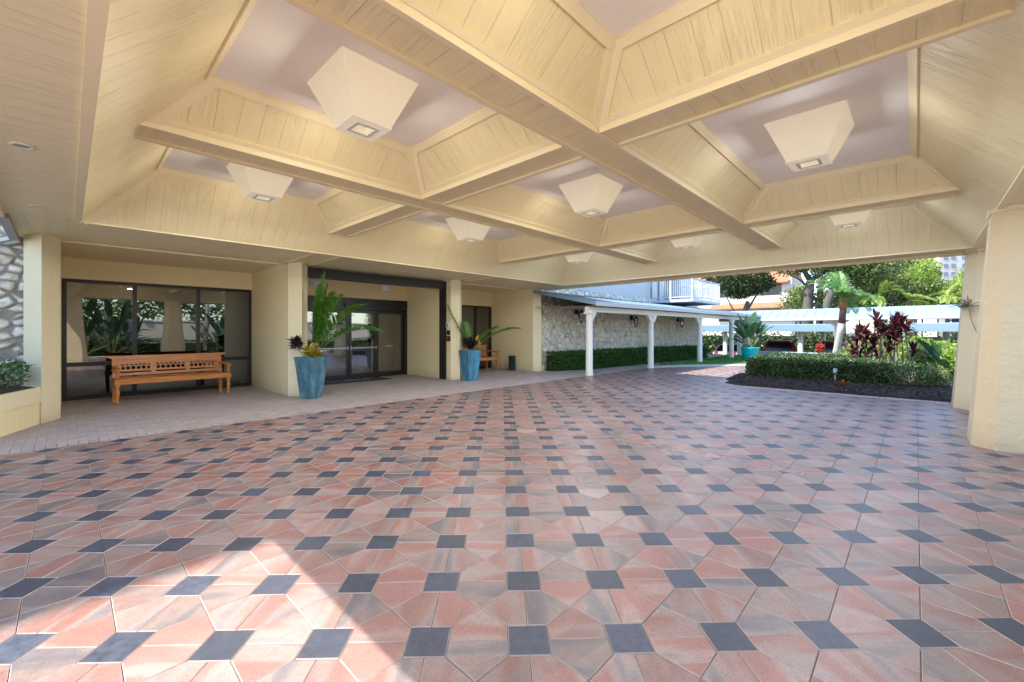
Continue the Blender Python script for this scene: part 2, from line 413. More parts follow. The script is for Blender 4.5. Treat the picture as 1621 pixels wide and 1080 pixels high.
def mat_mulch():
    t = NT('mulch'); o = t.obj(); isl = t.island()
    c = t.ramp(isl, [(0,(.012,.008,.006)), (.5,(.035,.022,.016)), (1,(.14,.095,.07))])
    return t.done(t.pbsdf(c, .85, None, spec=.3))
M['mulch'] = mat_mulch()
M['grass'] = mat_leaf('grass_blade', [(.06,.22,.03), (.10,.32,.05), (.15,.40,.08)], trans=.3)
M['turf'] = mat_plain('turf_soil', (.045,.12,.03), .9, .3, 8, .6, 60)
def mat_tile():
    t = NT('roof_tile'); o = t.obj(); w = t.n('TexWave'); w.inputs['Scale'].default_value = 2.2; w.bands_direction = 'Y'; w.inputs['Distortion'].default_value = .6
    t.l(o, w.inputs['Vector']); n1 = t.noise(o, 2.5, 4)
    return t.done(t.pbsdf(t.mix(n1, (.42,.13,.06), (.60,.28,.16)), .75, t.bump(w.outputs['Fac'], .8, .12), spec=.2))
M['tile'] = mat_tile()
M['bldwall'] = mat_plain('pale_stucco', (.55,.50,.44), .8, .05, .4, .2, 20)
M['bldtan'] = mat_plain('tan_stucco', (.52,.42,.30), .8, .05, .4, .2, 20)
M['window_dark'] = mat_plain('dark_window', (.012,.013,.016), .15, .1, 2, .0, 20)
M['window_blue'] = mat_plain('blue_window', (.14,.19,.26), .15, .1, 2, .0, 20)
M['blind'] = mat_siding('pale_blind', (.62,.66,.70), .12, .1)
def mat_car(name, col):
    t = NT(name); return t.done(t.pbsdf(col, .3, None, spec=.5, Coat_Weight=.6, Coat_Roughness=.05))
M['car_red'] = mat_car('car_paint_red', (.30,.012,.012))
M['car_silver'] = mat_car('car_paint_silver', (.45,.47,.50))
M['car_maroon'] = mat_car('car_paint_maroon', (.28,.015,.02))
M['car_green'] = mat_car('car_paint_green', (.02,.22,.16))
M['tyre'] = mat_plain('rubber', (.02,.02,.02), .8, .1, 10, .2, 60)
M['mat'] = mat_plain('mat_fibre', (.035,.045,.075), .95, .25, 20, .6, 200, .004)
M['mattext'] = mat_plain('mat_lettering', (.35,.36,.40), .95, .2, 20, .6, 200, .004)
SKY_STRENGTH = 0.15
FILM_EXPOSURE = 3.9
FILL_W = 13.0
SIDE_FILL_W = 1.7
SUN_STRENGTH = 3.3
# ------------------------------------------------------------------ camera and light
CAZ = R(43.65)
cam = bpy.data.cameras.new('camera'); camo = bpy.data.objects.new('camera', cam); COL.objects.link(camo)
camo.location = (0,0,1.5); camo.rotation_euler = (R(90), 0, CAZ - R(90))
cam.sensor_width = 36; cam.lens = 671/1621*36; cam.shift_y = -15/1621; cam.clip_start = .05; cam.clip_end = 2000
SC.camera = camo
SUN = V((-.54,.50,1.0)).normalized()
world = bpy.data.worlds.new('World'); SC.world = world; world.use_nodes = True
wt = world.node_tree; wt.nodes.clear()
sky = wt.nodes.new('ShaderNodeTexSky'); sky.sky_type = 'NISHITA'; sky.sun_disc = False
sky.sun_elevation = math.asin(SUN.z); sky.sun_rotation = math.atan2(SUN.x, SUN.y); sky.air_density = 1.0; sky.dust_density = .6; sky.ozone_density = 2.0
bg = wt.nodes.new('ShaderNodeBackground'); bg.inputs[1].default_value = SKY_STRENGTH
wo = wt.nodes.new('ShaderNodeOutputWorld'); wt.links.new(sky.outputs[0], bg.inputs[0]); wt.links.new(bg.outputs[0], wo.inputs[0])
sun = bpy.data.lights.new('sun', 'SUN'); sun.energy = SUN_STRENGTH; sun.angle = R(.53); sun.color = (1,.95,.86)
suno = bpy.data.objects.new('sun', sun); COL.objects.link(suno); suno.location = (-20, 25, 40)
suno.rotation_euler = (-SUN).to_track_quat('-Z', 'Y').to_euler()
SC.view_settings.view_transform = 'Standard'; SC.view_settings.look = 'None'; SC.view_settings.exposure = 0
SC.render.engine = 'CYCLES'
SC.cycles.film_exposure = FILM_EXPOSURE        # the camera is exposed for the shade under the canopy
SC.cycles.max_bounces = 12; SC.cycles.diffuse_bounces = 8; SC.cycles.glossy_bounces = 4; SC.cycles.transparent_max_bounces = 12
SC.cycles.use_denoising = True; SC.cycles.sample_clamp_indirect = 6

# ------------------------------------------------------------------ setting: ground, paving
g = MB(); g.face([(-600,-600,-1.02),(900,-600,-1.02),(900,600,-1.02),(-600,600,-1.02)])
tag(g.build('ground', M['soil']), kind='structure')
g = MB(); g.face([(30.3,-40,-.86),(60,-40,-.86),(60,40,-.86),(30.3,40,-.86)])
tag(g.build('parking_lot', M['asphalt']), kind='structure')
g = MB(); g.prism([(-60,-45),(30.2,-45),(30.2,45),(-60,45)], -1.015, -.014)
tag(g.build('terrace', M['joint']), kind='structure')

def clip(poly, a, b, c):                     # keep a*x+b*y<=c
    out = []; n = len(poly)
    for i in range(n):
        p, q = poly[i], poly[(i+1) % n]
        dp = a*p[0]+b*p[1]-c; dq = a*q[0]+b*q[1]-c
        if dp <= 0: out.append(p)
        if dp*dq < 0:
            t = dp/(dp-dq); out.append(tuple(p[k]+(q[k]-p[k])*t for k in range(len(p))))
    return out
def shrink(poly, d):                         # convex polygon inset
    n = len(poly); P = [V((p[0], p[1])) for p in poly]
    ar = sum(P[i].x*P[(i+1) % n].y - P[(i+1) % n].x*P[i].y for i in range(n))
    if ar < 0: P.reverse(); poly = list(reversed(poly))
    if abs(ar) < .002: return None
    out = []
    for i in range(n):
        a, b, c = P[i-1], P[i], P[(i+1) % n]
        e1 = (b-a); e2 = (c-b)
        if e1.length < .008 or e2.length < .008: continue
        e1.normalize(); e2.normalize(); n1 = V((-e1.y, e1.x)); n2 = V((-e2.y, e2.x))
        k = 1 + n1.dot(n2)
        if k < .15: return None
        q = b + (n1+n2)*(d/k)
        out.append((q.x, q.y) + tuple(poly[i][2:]))
    return out if len(out) > 2 else None
def paver(mb, poly, mi, gap=.0019, bev=.0032, edge=2):
    a = shrink(poly, gap)
    if not a: return
    b = shrink(a, bev)
    if not b or len(b) != len(a): return
    z = rnd(-.0012, .0012); tx, ty = rnd(-.004,.004), rnd(-.004,.004)
    cx = sum(p[0] for p in a)/len(a); cy = sum(p[1] for p in a)/len(a)
    zz = lambda p: z + tx*(p[0]-cx) + ty*(p[1]-cy)
    i0 = len(mb.v); n = len(a)
    mb.v += [(p[0], p[1], -.03) for p in a] + [(p[0], p[1], zz(p)-.0045) for p in a] + [(p[0], p[1], zz(p)) for p in b]
    uvt = [(p[2], p[3]) for p in b]
    mb.f.append(tuple(i0+2*n+k for k in range(n))); mb.m.append(mi); mb.sm.append(False); mb.uv[len(mb.f)-1] = uvt
    for lv, m_ in ((0, edge), (1, edge)):
        for k in range(n):
            mb.f.append((i0+lv*n+k, i0+lv*n+(k+1) % n, i0+(lv+1)*n+(k+1) % n, i0+(lv+1)*n+k)); mb.m.append(m_); mb.sm.append(False)
YAW = .0235699; PIT = .48866
ca, sa = math.cos(CAZ), math.sin(CAZ)
def lat(i, j):
    a = (i+.2643)*PIT; b = (j+4.2202)*PIT
    X = a*math.cos(YAW) - b*math.sin(YAW); Z = a*math.sin(YAW) + b*math.cos(YAW)
    return (Z*ca + X*sa, Z*sa - X*ca)
HS = .201
BORD = 8.06
def inside_island(x, y): return 13.1 < x < 21.5 and -6 < y < 3.6
pv = MB()
for i in range(-34, 34):
    for j in range(-26, 40):
        c0 = lat(i, j)
        if not (-5.5 < c0[0] < 21.8 and -7.5 < c0[1] < 8.8): continue
        if inside_island(*c0): continue
        # lattice polygons; local uv: u along the seam, v across it
        sets = [([(-HS,-HS),(HS,-HS),(HS,HS),(-HS,HS)], 1, 0)]
        sets = []
        h = HS/PIT/2*1.0; 
        sets.append(([(-h,-h),(h,-h),(h,h),(-h,h)], 1, 0))
        sets.append(([(h,0),(1-h,0),(1-h,h),(.5,.5),(h,h)], 0, 0))
        sets.append(([(h,0),(h,-h),(.5,-.5),(1-h,-h),(1-h,0)], 0, 0))
        sets.append(([(0,h),(h,h),(.5,.5),(h,1-h),(0,1-h)], 0, 1))
        sets.append(([(0,h),(0,1-h),(-h,1-h),(-.5,.5),(-h,h)], 0, 1))
        for pl, mi, sw in sets:
            q = []
            for a, b in pl:
                w = lat(i+a, j+b)
                q.append((w[0], w[1]) + ((a*PIT, b*PIT) if not sw else (b*PIT, a*PIT)))
            q = clip(q, 0, 1, BORD)
            if len(q) < 3: continue
            xs = [p[0] for p in q]; ym = sum(p[1] for p in q)/len(q)
            if min(xs) < 5.43 and max(xs) > 5.30 and .75 < ym < 3.3:
                for cc in ((1,0,5.30), (-1,0,-5.43)):
                    qq = clip(q, *cc)
                    if len(qq) >= 3: paver(pv, qq, mi)
            else: paver(pv, q, mi)
y = .6
while y < 3.4:                                # narrow repair strip of cut pavers
    L = rnd(.16, .42); paver(pv, [(5.305,y,0,0),(5.425,y,.12,0),(5.425,y+L,.12,L),(5.305,y+L,0,L)], 0); y += L
tag(pv.build('paved_driveway', [M['paver'], M['paver_dark'], M['paver_edge']]), kind='structure')
bk = MB()
row = 0; y = BORD
while y < 13.45:
    x = -1.4 + (.1 if row % 2 else 0)
    if row == 0:                               # soldier course along the edge
        xx = -1.4
        while xx < 21: paver(bk, [(xx,y,0,0),(xx+.1,y,.1,0),(xx+.1,y+.2,.1,.2),(xx,y+.2,0,.2)], 0, .0022, .0035, 1); xx += .1
        y += .2; row += 1; continue
    xmax = 12.6 if y > 10.2 else 28.6
    st = 1
    while x < xmax:
        paver(bk, [(x,y,0,0),(x+.2,y,.2,0),(x+.2,y+.1,.2,.1),(x,y+.1,0,.1)], 0, .0022, .0035, 1); x += .2
    y += .1; row += 1
tag(bk.build('brick_walk', [M['brick'], M['paver_edge']]), kind='structure')
ap = MB(); ap.prism([(-40,-40),(-5.3,-40),(-5.3,10.6),(-40,10.6)], -.02, -.002)
ap.prism([(-5.296,-40),(29,-40),(29,-7.3),(-5.296,-7.3)], -.02, -.0022)
tag(ap.build('bounce_apron', mat_plain('bounce_concrete', (.74,.72,.67), .8, .06, 1.5, .3, 60, .004)), kind='structure')  # unseen ground made pale to bounce sunlight up under the canopy
# concrete kerb band, lawn
cb = MB()
lawn_front = [(17.4,8.3),(18.1,8.0),(19.0,7.45),(20.1,6.5),(21.1,5.7),(22.2,5.0)]
outer = [(16.6,7.9),(17.5,7.5),(18.4,6.95),(19.5,6.0),(20.5,5.2),(21.7,4.5)]
for k in range(5):
    cb.prism([outer[k], outer[k+1], lawn_front[k+1], lawn_front[k]], -.03, .03+.0003*k)
tag(cb.build('kerb', M['concrete']), kind='structure')
lw = MB(); lw.prism(lawn_front + [(28.7,5.0),(28.7,8.3)], -.03, .035)
tag(lw.build('lawn', M['turf']), kind='structure')
gb = MB()
for k in range(5200):
    x, y = rnd(17.4, 28.5), rnd(4.9, 8.3)
    if y < 8.3 - (x-17.4)*.78 and x < 22.2: continue
    d = (V((0,0,1)) + rdir()*.6).normalized(); s = d.cross(rdir()).normalized()
    gb.leaf((x,y,.03), d, s, rnd(.05,.09), .03)
tag(gb.build('grass', M['grass']), kind='stuff')
# planting island: bed, brick edging, chips
isl_poly = [(12.72,-6),(21.6,-6),(21.6,4.3),(17.0,4.35),(14.6,4.25),(13.3,4.0),(12.78,3.55)]
bd = MB()
def bedz(x, y): return .05 + .10*min(1, max(0, (x-12.8)/1.5)) + .03*noise.noise(V((x*1.3, y*1.3, 3)))
NX, NY = 40, 44
def pin(x, y, poly):
    c = False
    for i in range(len(poly)):
        a, b = poly[i], poly[i-1]
        if (a[1] > y) != (b[1] > y) and x < (b[0]-a[0])*(y-a[1])/(b[1]-a[1]) + a[0]: c = not c
    return c
ids = {}
for a in range(NX+1):
    for b in range(NY+1):
        x = 12.72 + 8.88*a/NX; y = -6 + 10.35*b/NY
        mx = max(0, 12.75 + .55*max(0,(y-3.5)/.5))
        edge = .0 if pin(x, y, isl_poly) else 1
        ids[a,b] = bd.vert((x, y, -.02 if edge else bedz(x, y)))
for a in range(NX):
    for b in range(NY): bd.idx((ids[a,b], ids[a+1,b], ids[a+1,b+1], ids[a,b+1]), 0, True)
tag(bd.build('planting_bed', mat_plain('mulch_base', (.020,.013,.010), .95, .4, 9, .8, 40, .03)), kind='structure')
mc = MB()
for k in range(5200):
    y = rnd(-2.2, 4.2); x = 12.75 + abs(random.gauss(0, 1.6)) if random.random() < .75 else rnd(12.8, 19)
    if not pin(x, y, isl_poly): continue
    d = V((rnd(-1,1), rnd(-1,1), rnd(-.25,.35))).normalized(); s = d.cross(V((rnd(-.4,.4), rnd(-.4,.4), 1))).normalized()
    mc.leaf((x, y, bedz(x,y)+.012), d, s, rnd(.05,.13), rnd(.015,.04))
tag(mc.build('mulch_chips', M['mulch']), kind='stuff')
ed = MB()
y = -5.9
while y < 3.45:
    paver(ed, [(12.60,y,0,0),(12.80,y,.2,0),(12.80,y+.1,.2,.1),(12.60,y+.1,0,.1)], 0, .0022, .004, 1); y += .1
for pts in ([(12.80,3.5),(12.62,3.6),(13.2,4.22),(13.32,4.02)], [(13.32,4.02),(13.2,4.22),(14.6,4.47),(14.62,4.27)], [(14.62,4.27),(14.6,4.47),(17,4.58),(17,4.37)]):
    n = max(2, int((V(pts[3])-V(pts[0])).length/.1))
    for k in range(n):
        a0, a1 = k/n, (k+1)/n
        L = lambda p, q, t: (p[0]+(q[0]-p[0])*t, p[1]+(q[1]-p[1])*t)
        p = [L(pts[0],pts[3],a0), L(pts[1],pts[2],a0), L(pts[1],pts[2],a1), L(pts[0],pts[3],a1)]
        paver(ed, [q+(.2*(i in (1,2)), .1*(i > 1)) for i, q in enumerate(p)], 0, .0022, .004, 1)
for v_i in range(len(ed.v)):
    ed.v[v_i] = (ed.v[v_i][0], ed.v[v_i][1], ed.v[v_i][2] + .012)
tag(ed.build('bed_edging', [M['brick'], M['paver_edge']]), kind='structure')
# ------------------------------------------------------------------ entrance canopy
XL, XR, YN, YF = .14, 11.75, -.75, 8.75       # lower edge of the coffered ceiling
ZE, ZB, ZC = 3.10, 3.45, 3.90
BX = [3.77, 8.55]; BY = [2.45, 5.43]; HW = .20
FX = [(.93,3.10), (4.44,7.88), (9.22,10.96)]
FY = [(.04,1.79), (3.11,4.77), (6.09,7.96)]
canopy = thing('entrance_canopy', 'large cream coffered porte-cochere canopy roofing over the patterned paver driveway', 'canopy', (5.9,4,0))
def trimstrip(mb, a, b, inward, n, w, t, mi=1):
    a = V(a); b = V(b); d = (b-a); L = d.length; d.normalize()
    i = inward - d*inward.dot(d); i.normalize()
    c = (a+b)/2 + i*w/2 + n*(t/2 - .004)
    mb.obox(c, d*L/2, i*w/2, n*(t/2+.004), mi)
def panel(mb, quad, trims, k=0):
    q = [V(p) for p in quad]
    n = (q[1]-q[0]).cross(q[3]-q[0]).normalized(); cen = sum(q, V((0,0,0)))/4
    if n.z > 0: n = -n
    mb.face(q, 0)
    e = [(0,1),(1,2),(2,3),(3,0)]
    for idx in trims:
        a, b = q[e[idx][0]], q[e[idx][1]]
        if (b-a).length < .05: continue
        w = .085 if idx != 0 else .05
        trimstrip(mb, a, b, cen-(a+b)/2, n, w, .020 + .003*idx + .0015*k)
Z0 = ZB + .055
for ix in range(3):
    for iy in range(3):
        fx0, fx1 = FX[ix]; fy0, fy1 = FY[iy]
        mb = MB(); mb.box(fx0-.12, fy0-.12, ZC, fx1+.12, fy1+.12, ZC+.04)
        cof = mb.build('coffer', M['lavender'], canopy)
        bx0 = XL if ix == 0 else BX[ix-1]+HW; bx1 = XR if ix == 2 else BX[ix]-HW
        by0 = YN if iy == 0 else BY[iy-1]+HW; by1 = YF if iy == 2 else BY[iy]-HW
        def bz(i, lo): return ZE if lo else Z0
        px0, px1, py0, py1 = ix == 0, ix == 2, iy == 0, iy == 2
        # four sloped sides; perimeter sides start at the low edge
        zx0, zx1, zy0, zy1 = (ZE if px0 else Z0), (ZE if px1 else Z0), (ZE if py0 else Z0), (ZE if py1 else Z0)
        def side(name, perim, pb0, pb1, pt1, pt0, k):
            m = MB()
            if perim: panel(m, (pb0, pb1, pt1, pt0), (1,2,3), k)
            else: panel(m, (pb0, pb1, pt1, pt0), (0,1,2,3), k)
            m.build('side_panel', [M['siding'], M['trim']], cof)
        off = .34
        # x-min side
        def lim(v, perim, edge): return v
        if px0:
            ya = YN if py0 else by0-.0; yb = YF if py1 else by1
            m = MB(); q0 = (XL, ya if py0 else by0-HW, ZE); q1 = (XL, yb if py1 else by1+HW, ZE)
            k0 = (XL+(.79*(Z0-ZE)/.8), by0, Z0); k1 = (XL+(.79*(Z0-ZE)/.8), by1, Z0)
            t0 = (fx0, fy0, ZC); t1 = (fx0, fy1, ZC)
            poly = [q0, q1] + ([] if py1 else [(k1[0], by1+HW, Z0), k1]) + [t1, t0] + ([] if py0 else [k0, (k0[0], by0-HW, Z0)])
            m.face(poly, 0); nn = V((1,0,-1)).normalized()
            cen = V((.6,(by0+by1)/2,3.6))
            trimstrip(m, t1, t0, V((-.7,0,-.7)), nn, .085, .022)
            trimstrip(m, (q1 if py1 else k1), t1, cen-V(t1), nn, .06, .020); trimstrip(m, t0, (q0 if py0 else k0), cen-V(t0), nn, .06, .0215)
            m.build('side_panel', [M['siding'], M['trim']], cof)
        else: side('s', False, (bx0,by0,Z0), (bx0,by1,Z0), (fx0,fy1,ZC), (fx0,fy0,ZC), 1) if not (py0 or py1) else side('s', False, (bx0, by0 if not py0 else YN+.40, Z0), (bx0, by1 if not py1 else YF-.40, Z0), (fx0,fy1,ZC), (fx0,fy0,ZC), 1)
        if px1:
            m = MB(); ya = YN if py0 else by0-HW; yb = YF if py1 else by1+HW
            q0 = (XR, ya, ZE); q1 = (XR, yb, ZE); kx = XR-(.79*(Z0-ZE)/.8); k0 = (kx, by0, Z0); k1 = (kx, by1, Z0); t0 = (fx1, fy0, ZC); t1 = (fx1, fy1, ZC)
            poly = [q0, q1] + ([] if py1 else [(kx, by1+HW, Z0), k1]) + [t1, t0] + ([] if py0 else [k0, (kx, by0-HW, Z0)])
            m.face(poly, 0); nn = V((-1,0,-1)).normalized(); cen = V((11.3,(by0+by1)/2,3.6))
            trimstrip(m, t1, t0, V((.7,0,-.7)), nn, .085, .022)
            trimstrip(m, (q1 if py1 else k1), t1, cen-V(t1), nn, .06, .020); trimstrip(m, t0, (q0 if py0 else k0), cen-V(t0), nn, .06, .0215)
            m.build('side_panel', [M['siding'], M['trim']], cof)
        else: side('s', False, (bx1, by0 if not py0 else YN+.40, Z0), (bx1, by1 if not py1 else YF-.40, Z0), (fx1,fy1,ZC), (fx1,fy0,ZC), 2)
        if py0:
            m = MB(); xa = XL if px0 else bx0-HW; xb = XR if px1 else bx1+HW
            ky = YN+(.79*(Z0-ZE)/.8); q0 = (xa, YN, ZE); q1 = (xb, YN, ZE); k0 = (bx0, ky, Z0); k1 = (bx1, ky, Z0); t0 = (fx0, fy0, ZC); t1 = (fx1, fy0, ZC)
            poly = [q0, q1] + ([] if px1 else [(bx1+HW, ky, Z0), k1]) + [t1, t0] + ([] if px0 else [k0, (bx0-HW, ky, Z0)])
            m.face(poly, 0); nn = V((0,1,-1)).normalized(); cen = V(((bx0+bx1)/2,-.3,3.6))
            trimstrip(m, t1, t0, V((0,-.7,-.7)), nn, .085, .0245)
            trimstrip(m, (q1 if px1 else k1), t1, cen-V(t1), nn, .06, .0235); trimstrip(m, t0, (q0 if px0 else k0), cen-V(t0), nn, .06, .025)
            m.build('side_panel', [M['siding'], M['trim']], cof)
        else: side('s', False, (bx0 if not px0 else XL+.40, by0, Z0), (bx1 if not px1 else XR-.40, by0, Z0), (fx1,fy0,ZC), (fx0,fy0,ZC), 3)
        if py1:
            m = MB(); xa = XL if px0 else bx0-HW; xb = XR if px1 else bx1+HW
            ky = YF-(.79*(Z0-ZE)/.8); q0 = (xa, YF, ZE); q1 = (xb, YF, ZE); k0 = (bx0, ky, Z0); k1 = (bx1, ky, Z0); t0 = (fx0, fy1, ZC); t1 = (fx1, fy1, ZC)
            poly = [q0, q1] + ([] if px1 else [(bx1+HW, ky, Z0), k1]) + [t1, t0] + ([] if px0 else [k0, (bx0-HW, ky, Z0)])
            m.face(poly, 0); nn = V((0,-1,-1)).normalized(); cen = V(((bx0+bx1)/2,8.3,3.6))
            trimstrip(m, t1, t0, V((0,.7,-.7)), nn, .085, .0245)
            trimstrip(m, (q1 if px1 else k1), t1, cen-V(t1), nn, .06, .0235); trimstrip(m, t0, (q0 if px0 else k0), cen-V(t0), nn, .06, .025)
            m.build('side_panel', [M['siding'], M['trim']], cof)
        else: side('s', False, (bx0 if not px0 else XL+.40, by1, Z0), (bx1 if not px1 else XR-.40, by1, Z0), (fx1,fy1,ZC), (fx0,fy1,ZC), 4)
for k in range(4):
    m = MB(); e = MB()
    if k < 2:
        y = BY[k]; x0, x1 = XL+.30, XR-.30
        m.box(x0, y-HW, ZB, x1, y+HW, Z0+.02)
        for s in (-1,1): e.box(x0-.02, y+s*(HW-.012)-.024, ZB-.026, x1+.02, y+s*(HW-.012)+.024, Z0+.006)
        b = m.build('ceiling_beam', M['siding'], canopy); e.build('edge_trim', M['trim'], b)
    else:
        x = BX[k-2]
        for ya, yb in ((YN+.30, BY[0]-HW-.015), (BY[0]+HW+.015, BY[1]-HW-.015), (BY[1]+HW+.015, YF-.30)):
            m.box(x-HW, ya, ZB+.002, x+HW, yb, Z0+.018)
            for s in (-1,1): e.box(x+s*(HW-.012)-.024, ya+.01, ZB-.024, x+s*(HW-.012)+.024, yb-.01, Z0+.004)
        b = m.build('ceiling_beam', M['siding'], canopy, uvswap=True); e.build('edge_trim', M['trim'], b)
# flat soffit ring round the coffers, fascia, roof deck
OV = .725
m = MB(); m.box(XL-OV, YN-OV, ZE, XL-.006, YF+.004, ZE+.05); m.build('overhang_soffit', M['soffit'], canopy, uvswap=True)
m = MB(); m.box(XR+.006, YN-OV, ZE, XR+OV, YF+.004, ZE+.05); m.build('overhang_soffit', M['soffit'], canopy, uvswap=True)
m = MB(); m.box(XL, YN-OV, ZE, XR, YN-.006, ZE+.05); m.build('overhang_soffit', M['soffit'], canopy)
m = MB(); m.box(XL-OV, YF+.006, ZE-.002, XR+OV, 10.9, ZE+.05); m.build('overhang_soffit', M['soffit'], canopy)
m = MB()
m.box(XL-.075, YN, ZE-.022, XL+.0, YF, ZE+.10); m.box(XR, YN, ZE-.022, XR+.06, YF, ZE+.10)
m.box(XL-.072, YN-.06, ZE-.020, XR+.058, YN, ZE+.10); m.box(XL-.072, YF, ZE-.020, XR+.058, YF+.05, ZE+.10)
m.build('edge_trim', M['trim'], canopy)
m = MB()
m.box(XL-OV-.04, YN-OV-.04, ZE-.06, XL-OV, 10.9, 4.35); m.box(XR+OV, YN-OV-.04, ZE-.06, XR+OV+.04, 10.2, 4.35)
m.box(XL-OV, YN-OV-.04, ZE-.06, XR+OV, YN-OV, 4.35)
m.build('fascia', M['trim'], canopy)
m = MB(); m.box(XL-OV-.1, YN-OV-.1, 4.36, XR+OV+.1, 11.0, 4.5); m.build('roof', M['concrete'], canopy)
# soffit frames over the wing walls
m = MB()
for x in (3.49, 4.02, 8.16, 8.68, 12.0): m.box(x-.022, YF+.055, ZE-.020, x+.022, 10.86, ZE+.01)
for x0, x1 in ((-.08,3.46),(4.05,8.13),(8.71,11.97)): m.box(x0, 10.82, ZE-.024, x1, 10.868, ZE+.01)
m.build('soffit_trim', M['trim'], canopy)

# ---- tapered columns
def column(x, y, label):
    t = thing('canopy_column', label, 'column', (x,y,0), 'tapered canopy columns')
    def ring(h, c, z): return [(x-h,y-h+c,z),(x-h+c,y-h,z),(x+h-c,y-h,z),(x+h,y-h+c,z),(x+h,y+h-c,z),(x+h-c,y+h,z),(x-h+c,y+h,z),(x-h,y+h-c,z)]
    m = MB(); m.loft([ring(.50,.19,0), ring(.475,.183,.35), ring(.39,.16,1.7), ring(.30,.135,3.06)], 0)
    m.build('shaft', M['column'], t)
    m = MB(); m.loft([ring(.315,.14,3.045), ring(.33,.145,3.098)], 0); m.build('cap_trim', M['trim'], t)
    return t
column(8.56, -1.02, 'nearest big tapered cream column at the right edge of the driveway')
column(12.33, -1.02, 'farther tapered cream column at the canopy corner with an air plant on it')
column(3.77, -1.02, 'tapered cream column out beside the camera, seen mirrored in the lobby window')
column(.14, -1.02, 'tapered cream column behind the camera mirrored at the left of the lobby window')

# ---- coffer lights
lamp_labels = {(0,1):'large boxy cream ceiling light in the nearest left coffer', (0,2):'boxy ceiling light in the coffer above the window with the bench',
 (1,2):'boxy ceiling light in the coffer in front of the entrance doors', (1,1):'boxy ceiling light in the central coffer of the canopy',
 (1,0):'large boxy ceiling light in the big right-hand coffer', (2,2):'smallest boxy ceiling light at the far back corner of the canopy',
 (2,1):'boxy ceiling light by the far edge above the colonnade view', (2,0):'boxy ceiling light in the far right coffer above the palm and hedge',
 (0,0):'boxy cream ceiling light in the coffer right above the camera'}
LX = [1.97, 5.94, 9.92]; LY = [.90, 3.87, 6.90]
def make_lamp(loc, label):
    t = thing('ceiling_light', label, 'ceiling light', loc, 'boxy lights in the coffers')
    x, y, z = loc
    def sq(h, zz): return [(x-h,y-h,z+zz),(x+h,y-h,z+zz),(x+h,y+h,z+zz),(x-h,y+h,z+zz)]
    m = MB(); m.loft([sq(.38,0), sq(.195,-.43), sq(.195,-.45), sq(.085,-.45), sq(.07,-.38)], 0, cap=False); m.build('housing', M['lamp'], t)
    m = MB(); 
    for a, b, c, d in ((-.115,-.115,.115,-.085),(-.115,.085,.115,.115),(-.115,-.085,-.085,.085),(.085,-.085,.115,.085)): m.box(x+a, y+b, z-.458, x+c, y+d, z-.449)
    m.build('trim_ring', M['ring'], t)
    m = MB(); m.face(sq(.071,-.385)[::-1], 0); m.build('lens', M['lens'], t)
    la = bpy.data.lights.new('canopy_fill', 'AREA'); la.shape = 'SQUARE'; la.size = .13; la.energy = FILL_W; la.color = (.97,.97,1.0)  # fill light added at each fixture to lift the shade under the canopy
    lo = bpy.data.objects.new('canopy_fill', la); COL.objects.link(lo); lo.parent = t; lo.location = (0,0,-.462)
    ga = bpy.data.lights.new('side_fill', 'AREA'); ga.shape = 'RECTANGLE'; ga.size = .30; ga.size_y = .12; ga.energy = SIDE_FILL_W; ga.color = (1.0,.93,.80)
    for k in range(4):                        # fill lights added round the housing to brighten the ceiling
        n = Matrix.Rotation(k*math.pi/2, 3, 'Z') @ V((.919,0,-.395))
        lo = bpy.data.objects.new('side_fill', ga); COL.objects.link(lo); lo.parent = t
        h = V((n.x, n.y, 0)).normalized(); lo.location = h*.33 + V((0,0,-.33)); lo.rotation_euler = (h*.74 + V((0,0,-.67))).to_track_quat('-Z', 'Y').to_euler()
    return t
proto = None
for (ix, iy), lb in lamp_labels.items():
    loc = (LX[ix], LY[iy], ZC+.002)
    if proto is None: proto = make_lamp(loc, lb)
    else:
        d = dup(proto, loc, 0, lb)
        if ix == 2 or (ix, iy) == (1,0):      # garden-side fill tinted cool to add the sky's blue cast
            for ch in d.children:
                if ch.type == 'LIGHT':
                    ch.data = ch.data.copy(); ch.data.color = (.66,.79,1.0) if ix == 2 else (.84,.90,1.0)
def downlight(loc, label):
    t = thing('recessed_downlight', label, 'downlight', loc, 'small round soffit downlights')
    m = MB(); m.lathe([(.075,0),(.078,-.010),(.055,-.008),(.05,.012)], loc, 20, 0, False); m.build('trim_ring', M['ring'], t)
    m = MB(); m.lathe([(.051,.0),(.03,.003)], (loc[0],loc[1],loc[2]-.003), 16); m.build('lens', M['greymetal'], t)
    return t
dl = None
for loc, lb in (((-.27,5.57,ZE),'round downlight in the left soffit, the one nearer the camera'), ((-.27,8.14,ZE),'round downlight in the left soffit, near the stone wall'),
    ((1.72,9.8,ZE-.002),'round downlight in the soffit above the lobby window and bench'), ((6.14,9.9,ZE-.002),'round downlight in the soffit in front of the entrance doors'), ((10.32,9.9,ZE-.002),'round downlight in the soffit over the far bay')):
    if dl is None: dl = downlight(loc, lb)
    else: dup(dl, loc, 0, lb)
